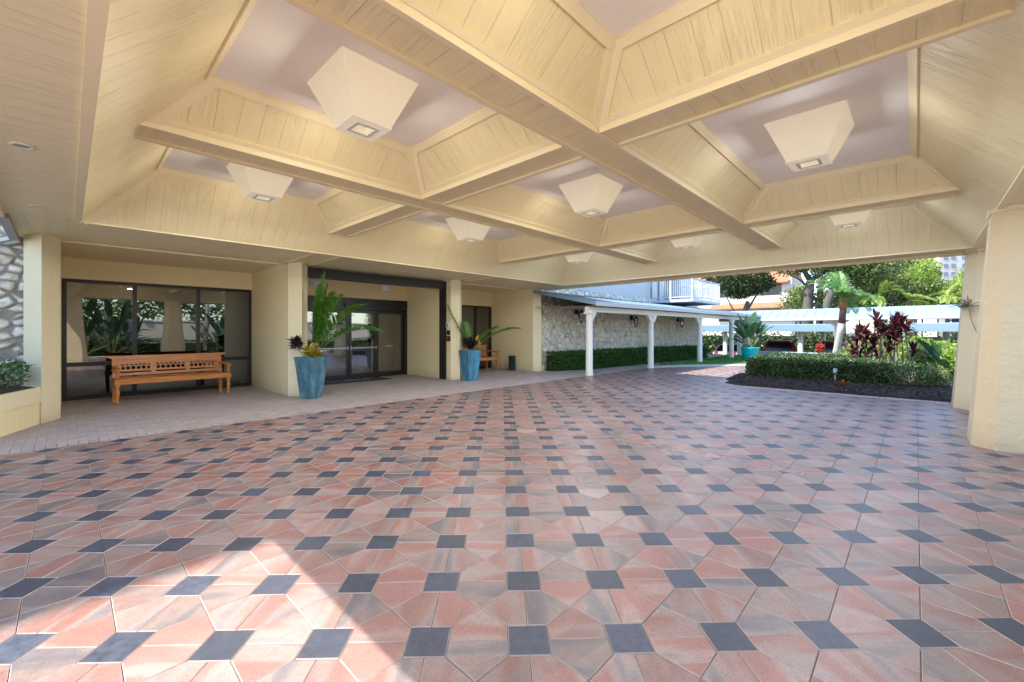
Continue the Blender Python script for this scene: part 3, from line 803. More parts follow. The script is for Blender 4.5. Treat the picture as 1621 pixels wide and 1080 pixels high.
# ------------------------------------------------------------------ entrance building
bld = thing('entrance_building', 'cream hotel building with recessed glazed entrance and pointed wing pillars behind the canopy', 'building', (4,13,0))
TOP = 3.15
def wing(x0, x1, tip, y0, yb, name='wing_wall'):
    m = MB(); m.box(x0, y0+.004, 0, x1, yb, TOP); o = m.build('wing_wall', M['stucco'], bld)
    m = MB(); m.prism([(x0-.006, y0), (x0-.006, y0-.0), tip, (x1+.006, y0), (x1+.006, y0+.16), (x0-.006, y0+.16)][1:], 0, TOP-.052)
    m.build('pillar', M['pillar'], bld)
wing(-.50, -.09, (-.293,10.26), 10.72, 13.7)
wing(3.54, 3.96, (3.745,10.29), 10.56, 13.7)
wing(8.20, 8.62, (8.41,10.25), 10.44, 13.7)
wing(12.10, 12.52, (12.31,10.23), 10.45, 13.7)
m = MB(); m.box(-.09, 13.4, 2.66, 3.54, 13.62, 3.4); m.build('wall', M['stucco'], bld)
m = MB(); m.box(3.96, 12.95, 2.56, 8.20, 13.2, 3.4); m.build('wall', M['stucco'], bld)
m = MB(); m.box(8.62, 12.70, 2.53, 12.10, 12.95, 3.4); m.box(8.62, 12.70, 0, 9.6, 12.95, 2.53); m.build('wall', M['stucco'], bld)
m = MB(); m.box(-.5, 10.905, ZE+.012, 12.5, 14, ZE+.10); m.build('porch_ceiling', M['soffit'], bld)
# glazed units
def pane(parent, x0, x1, z0, z1, y, mat='glass'):
    m = MB(); m.face([(x0,y,z0),(x1,y,z0),(x1,y,z1),(x0,y,z1)]); return m.build('pane', M[mat], parent)
def window(x0, x1, z0, z1, y, mulls, rail, name='window'):
    m = MB(); w = .075; d0, d1 = y-.05, y+.05
    m.box(x0, d0, z0, x0+w, d1, z1); m.box(x1-w, d0, z0, x1, d1, z1); m.box(x0+w, d0+.002, z1-w, x1-w, d1, z1); m.box(x0+w, d0+.002, z0, x1-w, d1, z0+.09)
    xs = [x0+w] + [q for mu in mulls for q in (mu-.04, mu+.04)] + [x1-w]
    for mu in mulls: m.box(mu-.04, d0+.004, z0+.09, mu+.04, d1-.002, z1-w)
    cells = [(xs[k], xs[k+1]) for k in range(0, len(xs), 2)]
    if rail:
        for a, b in cells: m.box(a, d0+.008, rail-.045, b, d1-.004, rail+.045)
    f = m.build(name, M['bronze'], bld)
    for a, b in cells:
        if rail:
            pane(f, a, b, z0+.09, rail-.045, y); pane(f, a, b, rail+.045, z1-w, y)
        else: pane(f, a, b, z0+.09, z1-w, y)
    return f
window(-.088, 3.538, .0, 2.66, 13.46, [1.10, 2.33], .77)
window(9.6, 12.098, .0, 2.53, 12.76, [10.4, 11.25], .0)
# automatic entrance doors
m = MB(); y = 12.97
m.box(3.962, y-.09, 2.20, 8.198, y-.022, 2.56); m.box(3.962, y-.085, 0, 4.06, y+.05, 2.20); m.box(8.09, y-.085, 0, 8.198, y+.05, 2.20); m.box(4.06, y-.05, 0, 8.09, y+.05, .025)
m.box(3.962, y-.02, 2.20, 8.198, y+.06, 2.555)
door = m.build('entrance_doors', M['bronze'], bld)
def leaf_panel(x0, x1, name, bar=None, yo=0):
    m = MB(); w = .075; a, b = y-.035+yo, y+.005+yo
    m.box(x0, a, .03, x0+w, b, 2.19); m.box(x1-w, a, .03, x1, b, 2.19); m.box(x0+w, a+.002, 2.09, x1-w, b, 2.19); m.box(x0+w, a+.002, .03, x1-w, b, .16)
    if bar: m.box(x0+w, a-.045, .96, x1-w, a-.02, 1.0, 1); m.box(x0+.02, a-.046, .93, x0+.06, a-.001, 1.03, 1); m.box(x1-.06, a-.046, .93, x1-.02, a-.001, 1.03, 1)
    d = m.build(name, [M['bronze'], M['greymetal']], door)
    m = MB(); m.face([(x0+w,y-.015+yo,.16),(x1-w,y-.015+yo,.16),(x1-w,y-.015+yo,2.09),(x0+w,y-.015+yo,2.09)]); m.build('door_glass', M['glass_door'], door)
leaf_panel(4.07, 5.10, 'fixed_panel', None, .025); leaf_panel(5.12, 6.10, 'door_leaf', 1, -.02); leaf_panel(6.12, 7.06, 'door_leaf', 1, -.02); leaf_panel(7.07, 8.085, 'fixed_panel', None, .025)
m = MB(); m.box(5.95, y-.15, 2.27, 6.25, y-.092, 2.36); m.build('motion_sensor', M['plastic_black'], door)
m = MB(); m.box(7.40, y-.003, .985, 7.68, y+.004, 1.03); m.build('door_sticker', M['red'], door)
m = MB()
for k in range(7): m.box(7.415+k*.037, y-.006, .996, 7.44+k*.037, y-.0035, 1.018)
m.build('sticker_lettering', M['plastic_white'], door)
# dark portal frame
m = MB(); m.box(3.955, 10.66, 2.83, 8.205, 10.895, 3.062); m.box(8.145, 10.66, 0, 8.198, 10.96, 2.83); m.box(3.962, 10.70, 0, 3.99, 10.96, 2.83); m.build('portal_frame', M['bronze'], bld)
# lobby interior
m = MB(); m.box(-.5, 19, 0, 12.5, 19.2, 3.4); m.box(-.7, 13.7, 0, -.5, 19.2, 3.4); m.box(12.5, 13.7, 0, 12.7, 19.2, 3.4); m.build('lobby_wall', M['curtain'], bld)
m = MB(); m.box(-.6, 13.3, -.02, 12.6, 19.1, .004); m.build('lobby_floor', M['carpet'], bld)
m = MB(); m.box(-.7, 13.0, 3.41, 12.7, 19.2, 3.5); m.build('lobby_ceiling', M['curtain'], bld)
m = MB(); m.box(7.2, 14.6, .0, 9.2, 15.3, 1.05); m.box(7.15, 14.55, 1.05, 9.25, 15.35, 1.10); m.build('reception_desk', M['bldtan'], bld)
# upper storeys
m = MB(); m.box(12.55, 10.42, 3.26, 21.75, 10.60, 5.1); m.box(25.8, 10.42, 3.26, 28.6, 10.6, 5.1); m.build('upper_siding', M['whitesiding'], bld)
m = MB(); m.box(21.75, 11.3, 3.16, 25.8, 11.45, 5.1); m.box(21.70, 10.45, 3.16, 21.749, 11.3, 5.1); m.box(25.8, 10.6, 3.16, 25.85, 11.3, 5.1)
m.build('balcony_recess', M['whitesiding'], bld)
m = MB(); m.box(22.2, 11.27, 3.2, 25.4, 11.298, 5.0); m.build('balcony_blind', M['blind'], bld)
m = MB(); m.box(23.2, 11.25, 3.2, 23.75, 11.268, 5.0); m.box(24.5, 11.25, 3.2, 24.7, 11.268, 5.0); m.build('balcony_door_opening', M['window_dark'], bld)
m = MB(); m.box(-2.6, 11.05, 3.52, 12.549, 11.2, 5.1); m.build('upper_siding', M['whitesiding'], bld)
m = MB(); m.box(-2.8, 10.40, 5.11, 29, 22, 5.28); m.build('roof', M['concrete'], bld)
m = MB(); m.box(12.5, 13.7, 0, 29, 22, 5.1); m.build('rear_block', M['bldtan'], bld)
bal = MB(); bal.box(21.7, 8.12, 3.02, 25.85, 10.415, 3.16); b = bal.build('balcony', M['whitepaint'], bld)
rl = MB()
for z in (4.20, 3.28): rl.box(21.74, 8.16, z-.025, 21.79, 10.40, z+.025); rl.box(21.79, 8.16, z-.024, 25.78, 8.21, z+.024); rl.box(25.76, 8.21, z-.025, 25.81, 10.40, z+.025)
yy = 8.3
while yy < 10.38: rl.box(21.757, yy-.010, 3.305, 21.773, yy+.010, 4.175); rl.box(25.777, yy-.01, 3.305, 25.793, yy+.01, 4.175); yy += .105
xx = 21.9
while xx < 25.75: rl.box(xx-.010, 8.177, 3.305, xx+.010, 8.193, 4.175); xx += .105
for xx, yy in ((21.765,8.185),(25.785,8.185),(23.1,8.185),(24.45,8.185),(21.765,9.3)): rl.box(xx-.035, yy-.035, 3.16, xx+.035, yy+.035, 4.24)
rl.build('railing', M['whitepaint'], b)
# unseen wing added at the left, height set by the sun patch's edge
wb = thing('shade_wing', 'unseen tall cream wing added past the left frame edge to shade the drive', 'building', (-9,14,0))
m = MB(); m.box(-16, 10.62, 0, -2.62, 18, 14.2); m.build('wall', M['stucco'], wb)
m = MB(); m.box(-16.1, 10.52, 14.21, -2.55, 18.1, 14.4); m.build('roof', M['concrete'], wb)
for k in range(5):
    for z in (1.0, 4.0, 7.0, 10.0):
        m = MB(); m.box(-15+k*2.5, 10.60, z, -13.6+k*2.5, 10.618, z+1.4); m.build('window', M['window_dark'], wb)

# ---- stone walls with real relief
def stone_wall(name, label, x0, x1, y, z0, z1, step, sx, sz, depth, seed, mort=.10):
    nx = int((x1-x0)/step); nz = int((z1-z0)/step)
    me = bpy.data.meshes.new(name); vs = []; cols = []; fs = []
    for b in range(nz+1):
        for a in range(nx+1):
            x = x0 + (x1-x0)*a/nx; z = z0 + (z1-z0)*b/nz
            w = noise.noise_vector(V((x*3.1, z*3.1, seed)))*.09
            p = V((x/sx + w.x*1.6, z/sz + w.z*1.6 , seed*7.3))
            d, pts = noise.voronoi(p, distance_metric='DISTANCE')
            e = d[1]-d[0]
            k = min(1, max(0, (e-mort*.45)/(mort*1.3)))
            k = k*k*(3-2*k)
            cid = pts[0]; h = (math.sin(cid.x*12.9898 + cid.y*78.233 + cid.z*37.7)*43758.5453) % 1.0
            rough = noise.fractal(V((x*9, z*9, seed+3)), .8, 2.0, 4)*.22
            pit = noise.noise(V((x*22, z*22, seed)))*.12
            hh = k*(.45 + .55*h) * (1-.35*min(1, d[0]*1.2)) + k*(rough+pit)
            vs.append((x, y - depth*hh, z)); cols.append((k, h, 0, 1))
    for b in range(nz):
        for a in range(nx):
            i = b*(nx+1)+a; fs.append((i, i+1, i+nx+2, i+nx+1))
    n0 = len(vs)
    vs += [(x0,y+.25,z0),(x1,y+.25,z0),(x1,y+.25,z1),(x0,y+.25,z1)]; cols += [(0,0,0,1)]*4
    c = [0, nx, nz*(nx+1)+nx, nz*(nx+1)]
    fs += [(n0+1,n0,n0+3,n0+2), (c[3], c[2], n0+2, n0+3), (c[1], n0+1, n0+2, c[2]), (n0, c[0], c[3], n0+3)]
    me.from_pydata(vs, [], fs); me.materials.append(M['stone'])
    at = me.color_attributes.new('stone', 'FLOAT_COLOR', 'POINT')
    at.data.foreach_set('color', [q for cc in cols for q in cc])
    for p in me.polygons: p.use_smooth = True
    o = bpy.data.objects.new(name, me); COL.objects.link(o)
    return tag(o, label, 'stone wall')
stone_wall('stone_wall', 'rough coral stone wall with grey mortar at the far left behind the planter', -2.6, -.505, 10.98, .2, 3.3, .016, .21, .155, .085, 2.0, .17)
stone_wall('stone_wall', 'long pale coral stone wall behind the white colonnade and clipped hedge', 12.53, 28.6, 10.42, 0, 3.255, .036, .27, .24, .085, 5.0, .055)

# ---- planter at the left
pl = [(-.31,10.30),(-.80,9.05),(-1.1,8.5),(-2.9,8.5),(-2.9,10.9),(-.505,10.9),(-.505,10.72)]
t = thing('raised_planter', 'low cream raised planter wall with grooved face at the far left', 'planter', (-1.5,9.8,0))
m = MB(); m.prism(pl, 0, .36); m.build('planter_wall', mat_siding('planter_siding', CREAM, .16, .6), t)
def offs(poly, d):
    s = shrink([tuple(p) for p in poly], -d) if True else poly
    return s
m = MB(); m.prism([(-.29,10.30),(-.785,9.04),(-1.09,8.485),(-2.915,8.485),(-2.915,10.9),(-.505,10.9),(-.505,10.72)], .362, .60); m.build('planter_band', M['pillar'], t)
m = MB(); m.face([(p[0]*.97-.05, p[1]*.99+.06, .605) for p in pl]); m.build('planter_soil', M['mulch'], t)
pp = thing('planter_shrub', 'bright green leafy shrub filling the raised planter by the stone wall', 'shrub', (-1.2,9.9,.6))
m = MB()
for k in range(1500):
    x, yv = rnd(-2.6,-.42), rnd(8.8,10.75)
    if not pin(x, yv, pl): continue
    z = .62 + .52*(random.random()**.6)*(.75+.4*noise.noise(V((x*3,yv*3,1))))
    d = (rdir(-.2,1) + V((0,-.2,.2))).normalized(); m.leaf((x,yv,z), d, d.cross(rdir()).normalized(), rnd(.06,.11), rnd(.035,.06))
m.build('foliage', M['planterleaf'], pp)
m = MB()
for k in range(40):
    x, yv = rnd(-2.4,-.5), rnd(9.0,10.6)
    if pin(x, yv, pl): m.tube([(x,yv,.6),(x+rnd(-.05,.05),yv+rnd(-.05,.05),.85)], .006, 5)
m.build('stem', M['stem'], pp)
t = thing('roof_gutter', 'short grey metal gutter end under the left soffit corner', 'gutter', (-.66,10.3,3.0))
m = MB(); m.beam((-.60,8.9,3.07),(-.60,10.6,3.02),.10,.07); m.beam((-.60,10.6,3.02),(-.95,10.85,2.9),.08,.06); m.build('gutter_channel', M['greymetal'], t)

# ---- bench
def make_bench(loc, label):
    t = thing('wooden_bench', label, 'bench', (0,0,0), 'carved teak benches by the entrance')
    L = 1.95; hx = L/2; fy = -.30; by = .30
    legprof = [(.030,0),(.026,.04),(.034,.07),(.024,.09),(.030,.14),(.040,.24),(.034,.30),(.024,.325),(.040,.345),(.040,.365),(.028,.38),(.044,.40)]
    for sx in (-1,1):
        m = MB(); m.lathe(legprof, (sx*hx, fy, 0), 14); m.box(sx*hx-.045, fy-.045, .40, sx*hx+.045, fy+.045, .515); m.build('front_leg', M['wood'], t)
        m = MB(); m.beam((sx*hx*.985,by-.02,0),(sx*hx*.985,by,.5),.065,.06); m.beam((sx*hx*.985,by,.5),(sx*hx*.985,by+.09,.93),.065,.055); m.build('rear_leg', M['wood'], t)
        m = MB(); m.lathe([(.030,.515),(.022,.54),(.036,.57),(.022,.60),(.034,.645),(.024,.68),(.030,.70)], (sx*hx, fy, 0), 14)
        m.build('arm_post', M['wood'], t)
        m = MB(); pts = [(sx*hx, fy-.07, .70), (sx*hx, fy, .725), (sx*hx, .0, .735), (sx*hx*.985, by+.03, .75)]
        for a, b in zip(pts, pts[1:]): m.beam(a, b, .075, .04)
        m.lathe([(.045,0),(.045,.05)], (sx*hx, fy-.06, .675), 12); m.build('armrest', M['wood'], t)
    m = MB(); m.box(-hx+.045, fy-.025, .41, hx-.045, fy+.02, .50); m.box(-hx+.03, by-.045, .41, hx-.03, by-.005, .49)
    for sx in (-1,1): m.box(sx*hx-.025, fy+.045, .41, sx*hx+.02, by-.03, .495)
    m.build('seat_frame', M['wood'], t)
    m = MB()
    for k in range(6): yv = fy-.03 + k*.1; m.box(-hx+.047, yv+.002, .501, hx-.047, yv+.094, .522)
    m.build('seat', M['wood'], t)
    # backrest, leaning
    def bp(x, h, off=0): return V((x, by+.005 + (h-.5)*.2 - off, h))
    m = MB()
    def bar(x0, x1, h0, h1, th=.04, mb=None, off=0, mi=0):
        a = (bp(x0,h0,off)+bp(x1,h1,off))/2; up = (bp(x0,h1,off)-bp(x0,h0,off)); 
        (mb or m).obox(a, V(((x1-x0)/2,0,0)), up.normalized().cross(V((1,0,0)))*th/2, up/2, mi)
    W = hx-.04
    bar(-W, W, .80, .90, .045); bar(-W, W, .545, .60, .045); bar(-W, W, .63, .665, .04)
    secs = [(-W, -W+.60), (-.27, .27), (W-.60, W)]
    stiles = [(-W,-W+.075), (-W+.57,-W+.64), (.27,.34) , (W-.075,W)]
    stiles = [(-W,-W+.07), (-W/3-.035,-W/3+.035), (W/3-.035,W/3+.035), (W-.07,W)]
    for a, b in stiles: bar(a, b, .60, .80, .046)
    for k in range(3):
        a = stiles[k][1]; b = stiles[k+1][0]
        bar(a, b, .745, .802, .035); bar(a, b, .663, .672, .035)
        n = 6; w = (b-a)/n
        for q in range(1, n): 
            xc = a+q*w; bar(xc-.016, xc+.016, .672, .69, .032); bar(xc-.010, xc+.010, .69, .728, .026); bar(xc-.016, xc+.016, .728, .746, .032)
        for s, xe in ((1,a),(-1,b)): bar(min(xe,xe+s*.022), max(xe,xe+s*.022), .672, .746, .03)
    m.build('backrest', M['wood'], t)
    for k in range(3):
        m = MB(); a = stiles[k][1]; b = stiles[k+1][0]; n = 7; w = (b-a)/n
        for q in range(n):
            xc = a+(q+.5)*w; bar(xc-w*.36, xc+w*.36, .762, .79, .006, m, .0195)
        m.build('carved_band', M['carving'], t)
    m = MB(); bar(-W-.03, W+.03, .90, .955, .05); 
    pr = [(-W-.17,.955),(-W-.03,.90),(W+.03,.90),(W+.17,.955),(W+.155,.975),(-W-.155,.975)]
    f = [bp(x,h,.035) for x, h in pr]; r = [bp(x,h,-.035) for x, h in pr]
    m.loft([f, r], 0)
    m.build('crest_rail', M['wood'], t)
    t.location = loc
    return t
bench = make_bench((1.66,12.13,0), 'carved teak bench in front of the lobby window')
bench.rotation_euler = (0,0,R(2.5))
dup(bench, (10.45,12.0,0), R(0), 'carved teak bench in the far bay, partly hidden behind the second blue planter')

# ---- glazed planters and their plants
def frond(mb, base, az, el, L, droop, nl, ll, lw=.014, side_w=None, stemr=.007, mi_l=0, mi_s=1, vee=.5, start=.25):
    d = V((math.cos(az)*math.cos(el), math.sin(az)*math.cos(el), math.sin(el))); p = V(base); pts = [p.copy()]; ds = [d.copy()]
    n = 14
    for k in range(n):
        d = (d + V((0,0,-droop/n))).normalized(); p = p + d*L/n; pts.append(p.copy()); ds.append(d.copy())
    mb.tube(pts, [stemr*(1-.75*k/n) for k in range(n+1)], 5, mi_s)
    for k in range(nl):
        u = start + (1-start)*(k+.5)/nl; f = u*n; i = min(n-1, int(f)); q = pts[i].lerp(pts[i+1], f-i); t = ds[i]
        s = t.cross(V((0,0,1)))
        if s.length < .1: s = V((-math.sin(az), math.cos(az), 0))
        s.normalize(); up = s.cross(t)
        l = ll*(math.sin(math.pi*min(1, .18+.80*(u-start)/(1-start)))**.6)*rnd(.85,1.1)
        for sg in (-1,1):
            dr = (s*sg*.8 + t*.75 + up*vee*rnd(.2,.9)).normalized()
            m1 = q + dr*l*.55; e = q + (dr + V((0,0,-.35))).normalized()*l
            wv = t.cross(dr).cross(dr); 
            if wv.length < .01: wv = t
            wv.normalize(); wv = wv*lw/2
            mb.face((q-wv*.6, q+wv*.6, m1+wv, m1-wv), mi_l); mb.face((m1-wv, m1+wv, e), mi_l)
def croton(mb, c, r, h, n, l, w):
    for k in range(n):
        a = rnd(0, 6.283); e = rnd(.1, 1.3); d = V((math.cos(a)*math.cos(e), math.sin(a)*math.cos(e), math.sin(e)))
        p = V(c) + V((rnd(-r,r)*.35, rnd(-r,r)*.35, rnd(0,h)))
        s = d.cross(V((0,0,1))).normalized()
        ll = l*rnd(.7,1.15); m1 = p + d*ll*.5 + V((0,0,.01)); e2 = p + d*ll + V((0,0,-ll*.22)); ww = s*w*rnd(.8,1.2)/2
        mb.face((p, m1+ww, e2, m1-ww), 0)
def blue_pot(loc, rz, label, mat, side, S=1.0):
    t = thing('glazed_planter', label, 'planter pot', (0,0,0), 'tall blue glazed planters')
    m = MB()
    def ring(h, c, z): return [(-h,-h+c,z),(-h+c,-h,z),(h-c,-h,z),(h,-h+c,z),(h,h-c,z),(h-c,h,z),(-h+c,h,z),(-h,h-c,z)]
    m.loft([ring(.165,.035,0), ring(.18,.04,.03), ring(.215,.05,.35), ring(.252,.06,.7), ring(.278,.066,.88), ring(.283,.068,.93), ring(.262,.06,.932), ring(.25,.055,.86)], 0, True)
    m.build('pot', mat, t)
    m = MB(); m.prism(ring(.252,.055,.0), .865, .880); m.build('potting_soil', M['mulch'], t)
    t.location = loc; t.rotation_euler = (0,0,rz); return t
blue_pot((3.80,9.90,0), R(30), 'tall weathered blue-grey glazed planter left of the entrance doors', M['glaze'], 0)
blue_pot((8.56,9.95,0), R(2), 'tall brighter blue glazed planter right of the entrance portal', M['glaze2'], 0)
P1 = V((3.80,9.90,.87)); P2 = V((8.56,9.95,.87))
def dirpx(a): return a
vr = V((sa, -ca, 0))                         # the photographer's right hand, used to aim the fronds as seen
VRA = math.atan2(vr.y, vr.x)
t = thing('potted_palm', 'tall feathery green palm in the planter left of the entrance doors', 'palm', tuple(P1))
m = MB()
for off, el, L, dr, ll in ((.1,1.47,2.0,.08,.26),(.5,1.43,1.8,.15,.26),(-.4,1.50,1.70,.10,.26),(-.15,1.18,1.75,1.20,.46),(.15,1.02,1.75,1.5,.46),(.0,1.30,1.6,.80,.42),(.9,1.35,1.6,.4,.36)):
    frond(m, P1 + vr*.07 + V((rnd(-.04,.04), rnd(-.04,.04), 0)), VRA+off, el, L, dr, 58, ll*1.1, .026, start=.24, vee=.5)
m.build('frond', [M['palmleaf'], M['stem']], t)
t = thing('dark_croton', 'dark bronze croton leaning out left of the first planter', 'plant', tuple(P1))
m = MB(); croton(m, P1 - vr*.34 + V((0,0,.20)), .16, .22, 80, .21, .06); croton(m, P1 + vr*.02 + V((0,0,.08)), .2, .14, 50, .19, .055); m.build('foliage', M['croton_dark'], t)
m = MB(); m.tube([P1 - vr*.05, P1 - vr*.2 + V((0,0,.12)), P1 - vr*.32 + V((0,0,.24))], .012, 6); m.build('stem', M['canestem'], t)
t = thing('yellow_croton', 'yellow-green croton at the front of the first planter', 'plant', tuple(P1))
m = MB(); croton(m, P1 + vr*.08 + V((-.12,-.16,.05)), .16, .18, 60, .25, .10); m.build('foliage', M['croton_yellow'], t)
t = thing('potted_palm', 'sparse palm with three arching fronds in the planter right of the portal', 'palm', tuple(P2))
m = MB()
for off, el, L, dr in ((3.05,1.13,1.6,.12),(2.6,1.32,.95,.25),(.08,.86,1.75,.95),(.45,.95,1.25,.7)):
    frond(m, P2 + V((rnd(-.04,.04), rnd(-.04,.04), 0)), VRA+off, el, L, dr, 40, .36, .026, start=.36)
m.build('frond', [M['palmleaf'], M['stem']], t)
t = thing('dark_croton', 'dark purple croton mound in the planter right of the portal', 'plant', tuple(P2))
m = MB(); croton(m, P2 + V((0,0,.05)), .42, .28, 190, .26, .055); m.build('foliage', M['croton_dark'], t)
t = thing('yellow_croton', 'two upright golden leaves in the planter right of the portal', 'plant', tuple(P2))
m = MB()
for o_, h_ in ((.18,.42),(.30,.26)):
    m.leaf(P2 + vr*o_ + V((0,0,h_-.08)), (V((0,0,1)) + vr*rnd(-.3,.5)).normalized(), vr, .22, .11)
m.build('foliage', M['croton_yellow'], t)
# ---- small fittings by the door
t = thing('ash_bin', 'small dark green cylindrical bin against the far bay wall', 'bin', (11.90,11.35,0))
m = MB(); m.lathe([(.125,0),(.13,.02),(.13,.52),(.138,.525),(.138,.55),(.12,.565)], (11.90,11.35,0), 24); m.build('body', M['binmat'], t)
m = MB(); m.lathe([(.11,.566),(.08,.572)], (11.90,11.35,0), 24); m.build('ash_tray', M['plastic_black'], t)
def cyl_light(loc, label):
    t = thing('cylinder_ceiling_light', label, 'ceiling light', loc, 'white cylinder lights over the doors')
    m = MB(); m.lathe([(.02,0),(.165,0),(.165,-.36),(.15,-.362),(.14,-.25)], loc, 24, 0, False); m.build('housing', M['plastic_white'], t)
    m = MB(); m.lathe([(.139,-.25),(.02,-.245)], loc, 24); m.build('lens', M['ring'], t); return t
c1 = cyl_light((6.85,12.0,ZE+.011), 'white cylinder ceiling light right of centre over the doors')
dup(c1, (4.72,12.0,ZE+.011), 0, 'white cylinder ceiling light half hidden behind the tall potted palm')
def wallbox(name, label, cat, y0, y1, z0, z1, mat, face=None, th=.03):
    t = thing(name, label, cat, (8.19,(y0+y1)/2,z0)); m = MB(); m.box(8.192-th, y0, z0, 8.192, y1, z1); m.build('housing', mat, t)
    m = MB(); m.box(8.192-th-.006, y0+.03, z0+.03, 8.192-th-.0005, y1-.03, z1-.03); m.build('face_plate', face, t)
wallbox('intercom', 'small white intercom box high on the portal side', 'intercom', 10.50, 10.64, 1.63, 1.76, M['plastic_white'], M['greymetal'])
wallbox('card_reader', 'small black card reader below the white intercom', 'card reader', 10.47, 10.60, 1.40, 1.54, M['plastic_black'], M['darkmetal'])
wallbox('fire_call_box', 'small red call box lowest on the portal side', 'call box', 10.45, 10.63, 1.20, 1.36, M['plastic_black'], M['red'], .05)
t = thing('door_mat', 'dark blue entrance mat with worn pale lettering in front of the doors', 'mat', (5.9,12.35,0))
m = MB(); m.box(4.75, 11.98, .0, 7.05, 12.80, .016); m.build('mat_base', M['mat'], t)
m = MB()
random.seed(11)
for r_, (xa, xb) in enumerate(((5.15,6.7),(5.3,6.5))):
    x = xa
    while x < xb:
        w = rnd(.05,.09); yv = 12.52 - r_*.24
        m.box(x, yv, .0165, x+.022, yv+.14, .0185)
        if random.random() < .8: m.box(x+.022, yv+.118*(random.random() < .6), .0165, x+w, yv+.118*0+.022+.0, .0184) if False else m.box(x+.0225, yv+.055, .0165, x+w, yv+.077, .0184)
        if random.random() < .6: m.box(x+w+.0005, yv, .0165, x+w+.02, yv+.14, .0183)
        x += w + rnd(.05,.07)
m.build('mat_lettering', M['mattext'], t)
random.seed(21)
# ------------------------------------------------------------------ colonnade walkway
cw = thing('covered_walkway', 'white colonnade with round posts and bracketed beam along the coral stone wall', 'walkway', (20,9,0))
CP = [(12.2,8.02),(16.45,7.86),(21.1,7.58),(25.4,7.42)]
def post(x, y, ztop, r, parent, mat, z0=0, n=18):
    m = MB(); m.lathe([(r*1.25,0),(r*1.25,.05),(r,.07),(r*.96,ztop-z0-.02),(r*.96,ztop-z0)], (x,y,z0), n); return m.build('post', mat, parent)
def yline(x): return 8.02 - (x-12.2)*.0465
for x, y in CP: post(x, y, 2.19, .118, cw, M['postwhite'])
post(28.3, 7.27, 2.19, .118, cw, M['postwhite'])
m = MB(); 
a = V((12.06, yline(12.06), 2.255)); b = V((28.6, yline(28.6), 2.255)); m.beam(a, b, .16, .18); beamo = m.build('beam', M['postwhite'], cw)
for k, (x, y) in enumerate(CP + [(28.3,7.27)]):
    m = MB()
    for s in (-1,1):
        if k == 0 and s < 0: continue
        q = [(x+s*.10, 2.166), (x+s*.36, 2.166), (x+s*.36, 2.13), (x+s*.12, 1.86), (x+s*.10, 1.86)]
        f = [(px_, yline(px_)-.055, pz) for px_, pz in q]; bk_ = [(px_, yline(px_)+.055, pz) for px_, pz in q]
        m.loft([f, bk_] if s > 0 else [bk_, f], 0)
    m.box(x-.15, y-.12, 2.10, x+.15, y+.12, 2.164)
    m.build('bracket', M['postwhite'], cw)
m = MB()
xa, xb = 11.95, 28.8
pr = lambda x: [(x, yline(x)-.42, 2.37), (x, yline(x)-.42, 2.48), (x, 10.33, 3.02), (x, 10.33, 2.93)]
m.loft([pr(xa), pr(xb)], 0)
m.build('roof', M['metalroof'], cw)
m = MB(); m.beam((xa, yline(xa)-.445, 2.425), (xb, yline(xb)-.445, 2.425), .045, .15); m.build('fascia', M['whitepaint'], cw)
m = MB()
for x in [xa+.02+k*.42 for k in range(40)]: m.beam((x, yline(x)-.42, 2.492), (x, 10.33, 3.03), .03, .03)
m.build('roof_seam', M['metalroof'], cw)
m = MB(); m.face([(xa+.05,yline(xa)-.3,2.36),(xb,yline(xb)-.3,2.36),(xb,10.3,2.42),(xa+.05,10.3,2.42)]); m.build('walkway_ceiling', M['bldtan'], cw)
def lantern(x, z, label):
    y = 10.30; t = thing('wall_lantern', label, 'lantern', (x,y,z), 'black lanterns on the stone wall')
    m = MB(); m.box(x-.07, y-.03, z+.10, x+.07, y+.07, z+.32); m.tube([(x,y,z+.25),(x,y-.14,z+.34),(x,y-.22,z+.26)], .018, 8); m.build('bracket', M['darkmetal'], t)
    m = MB(); m.lathe([(.02,.27),(.06,.24),(.13,.17),(.135,.155)], (x,y-.22,z), 6, 0, True, False); m.lathe([(.065,-.20),(.05,-.215),(.02,-.25),(.008,-.30)], (x,y-.22,z), 6, 0, True, False)
    for k in range(6):
        an = k*math.pi/3; c, s = math.cos(an), math.sin(an)
        m.beam((x+.125*c, y-.22+.125*s, z+.155), (x+.06*c, y-.22+.06*s, z-.20), .012, .012)
    m.build('lantern_cage', M['darkmetal'], t)
    m = MB(); m.lathe([(.058,-.19),(.118,.15)], (x,y-.22,z), 6, 0, False, False); m.build('lantern_glass', M['glass_door'], t)
    return t
lantern(14.75, 2.12, 'black carriage lantern on the stone wall, nearest the entrance, left of the first post')
lantern(19.5, 1.98, 'middle black carriage lantern on the stone wall, just under the beam')
lantern(25.2, 1.98, 'farthest black carriage lantern on the stone wall, mostly hidden by the beam')

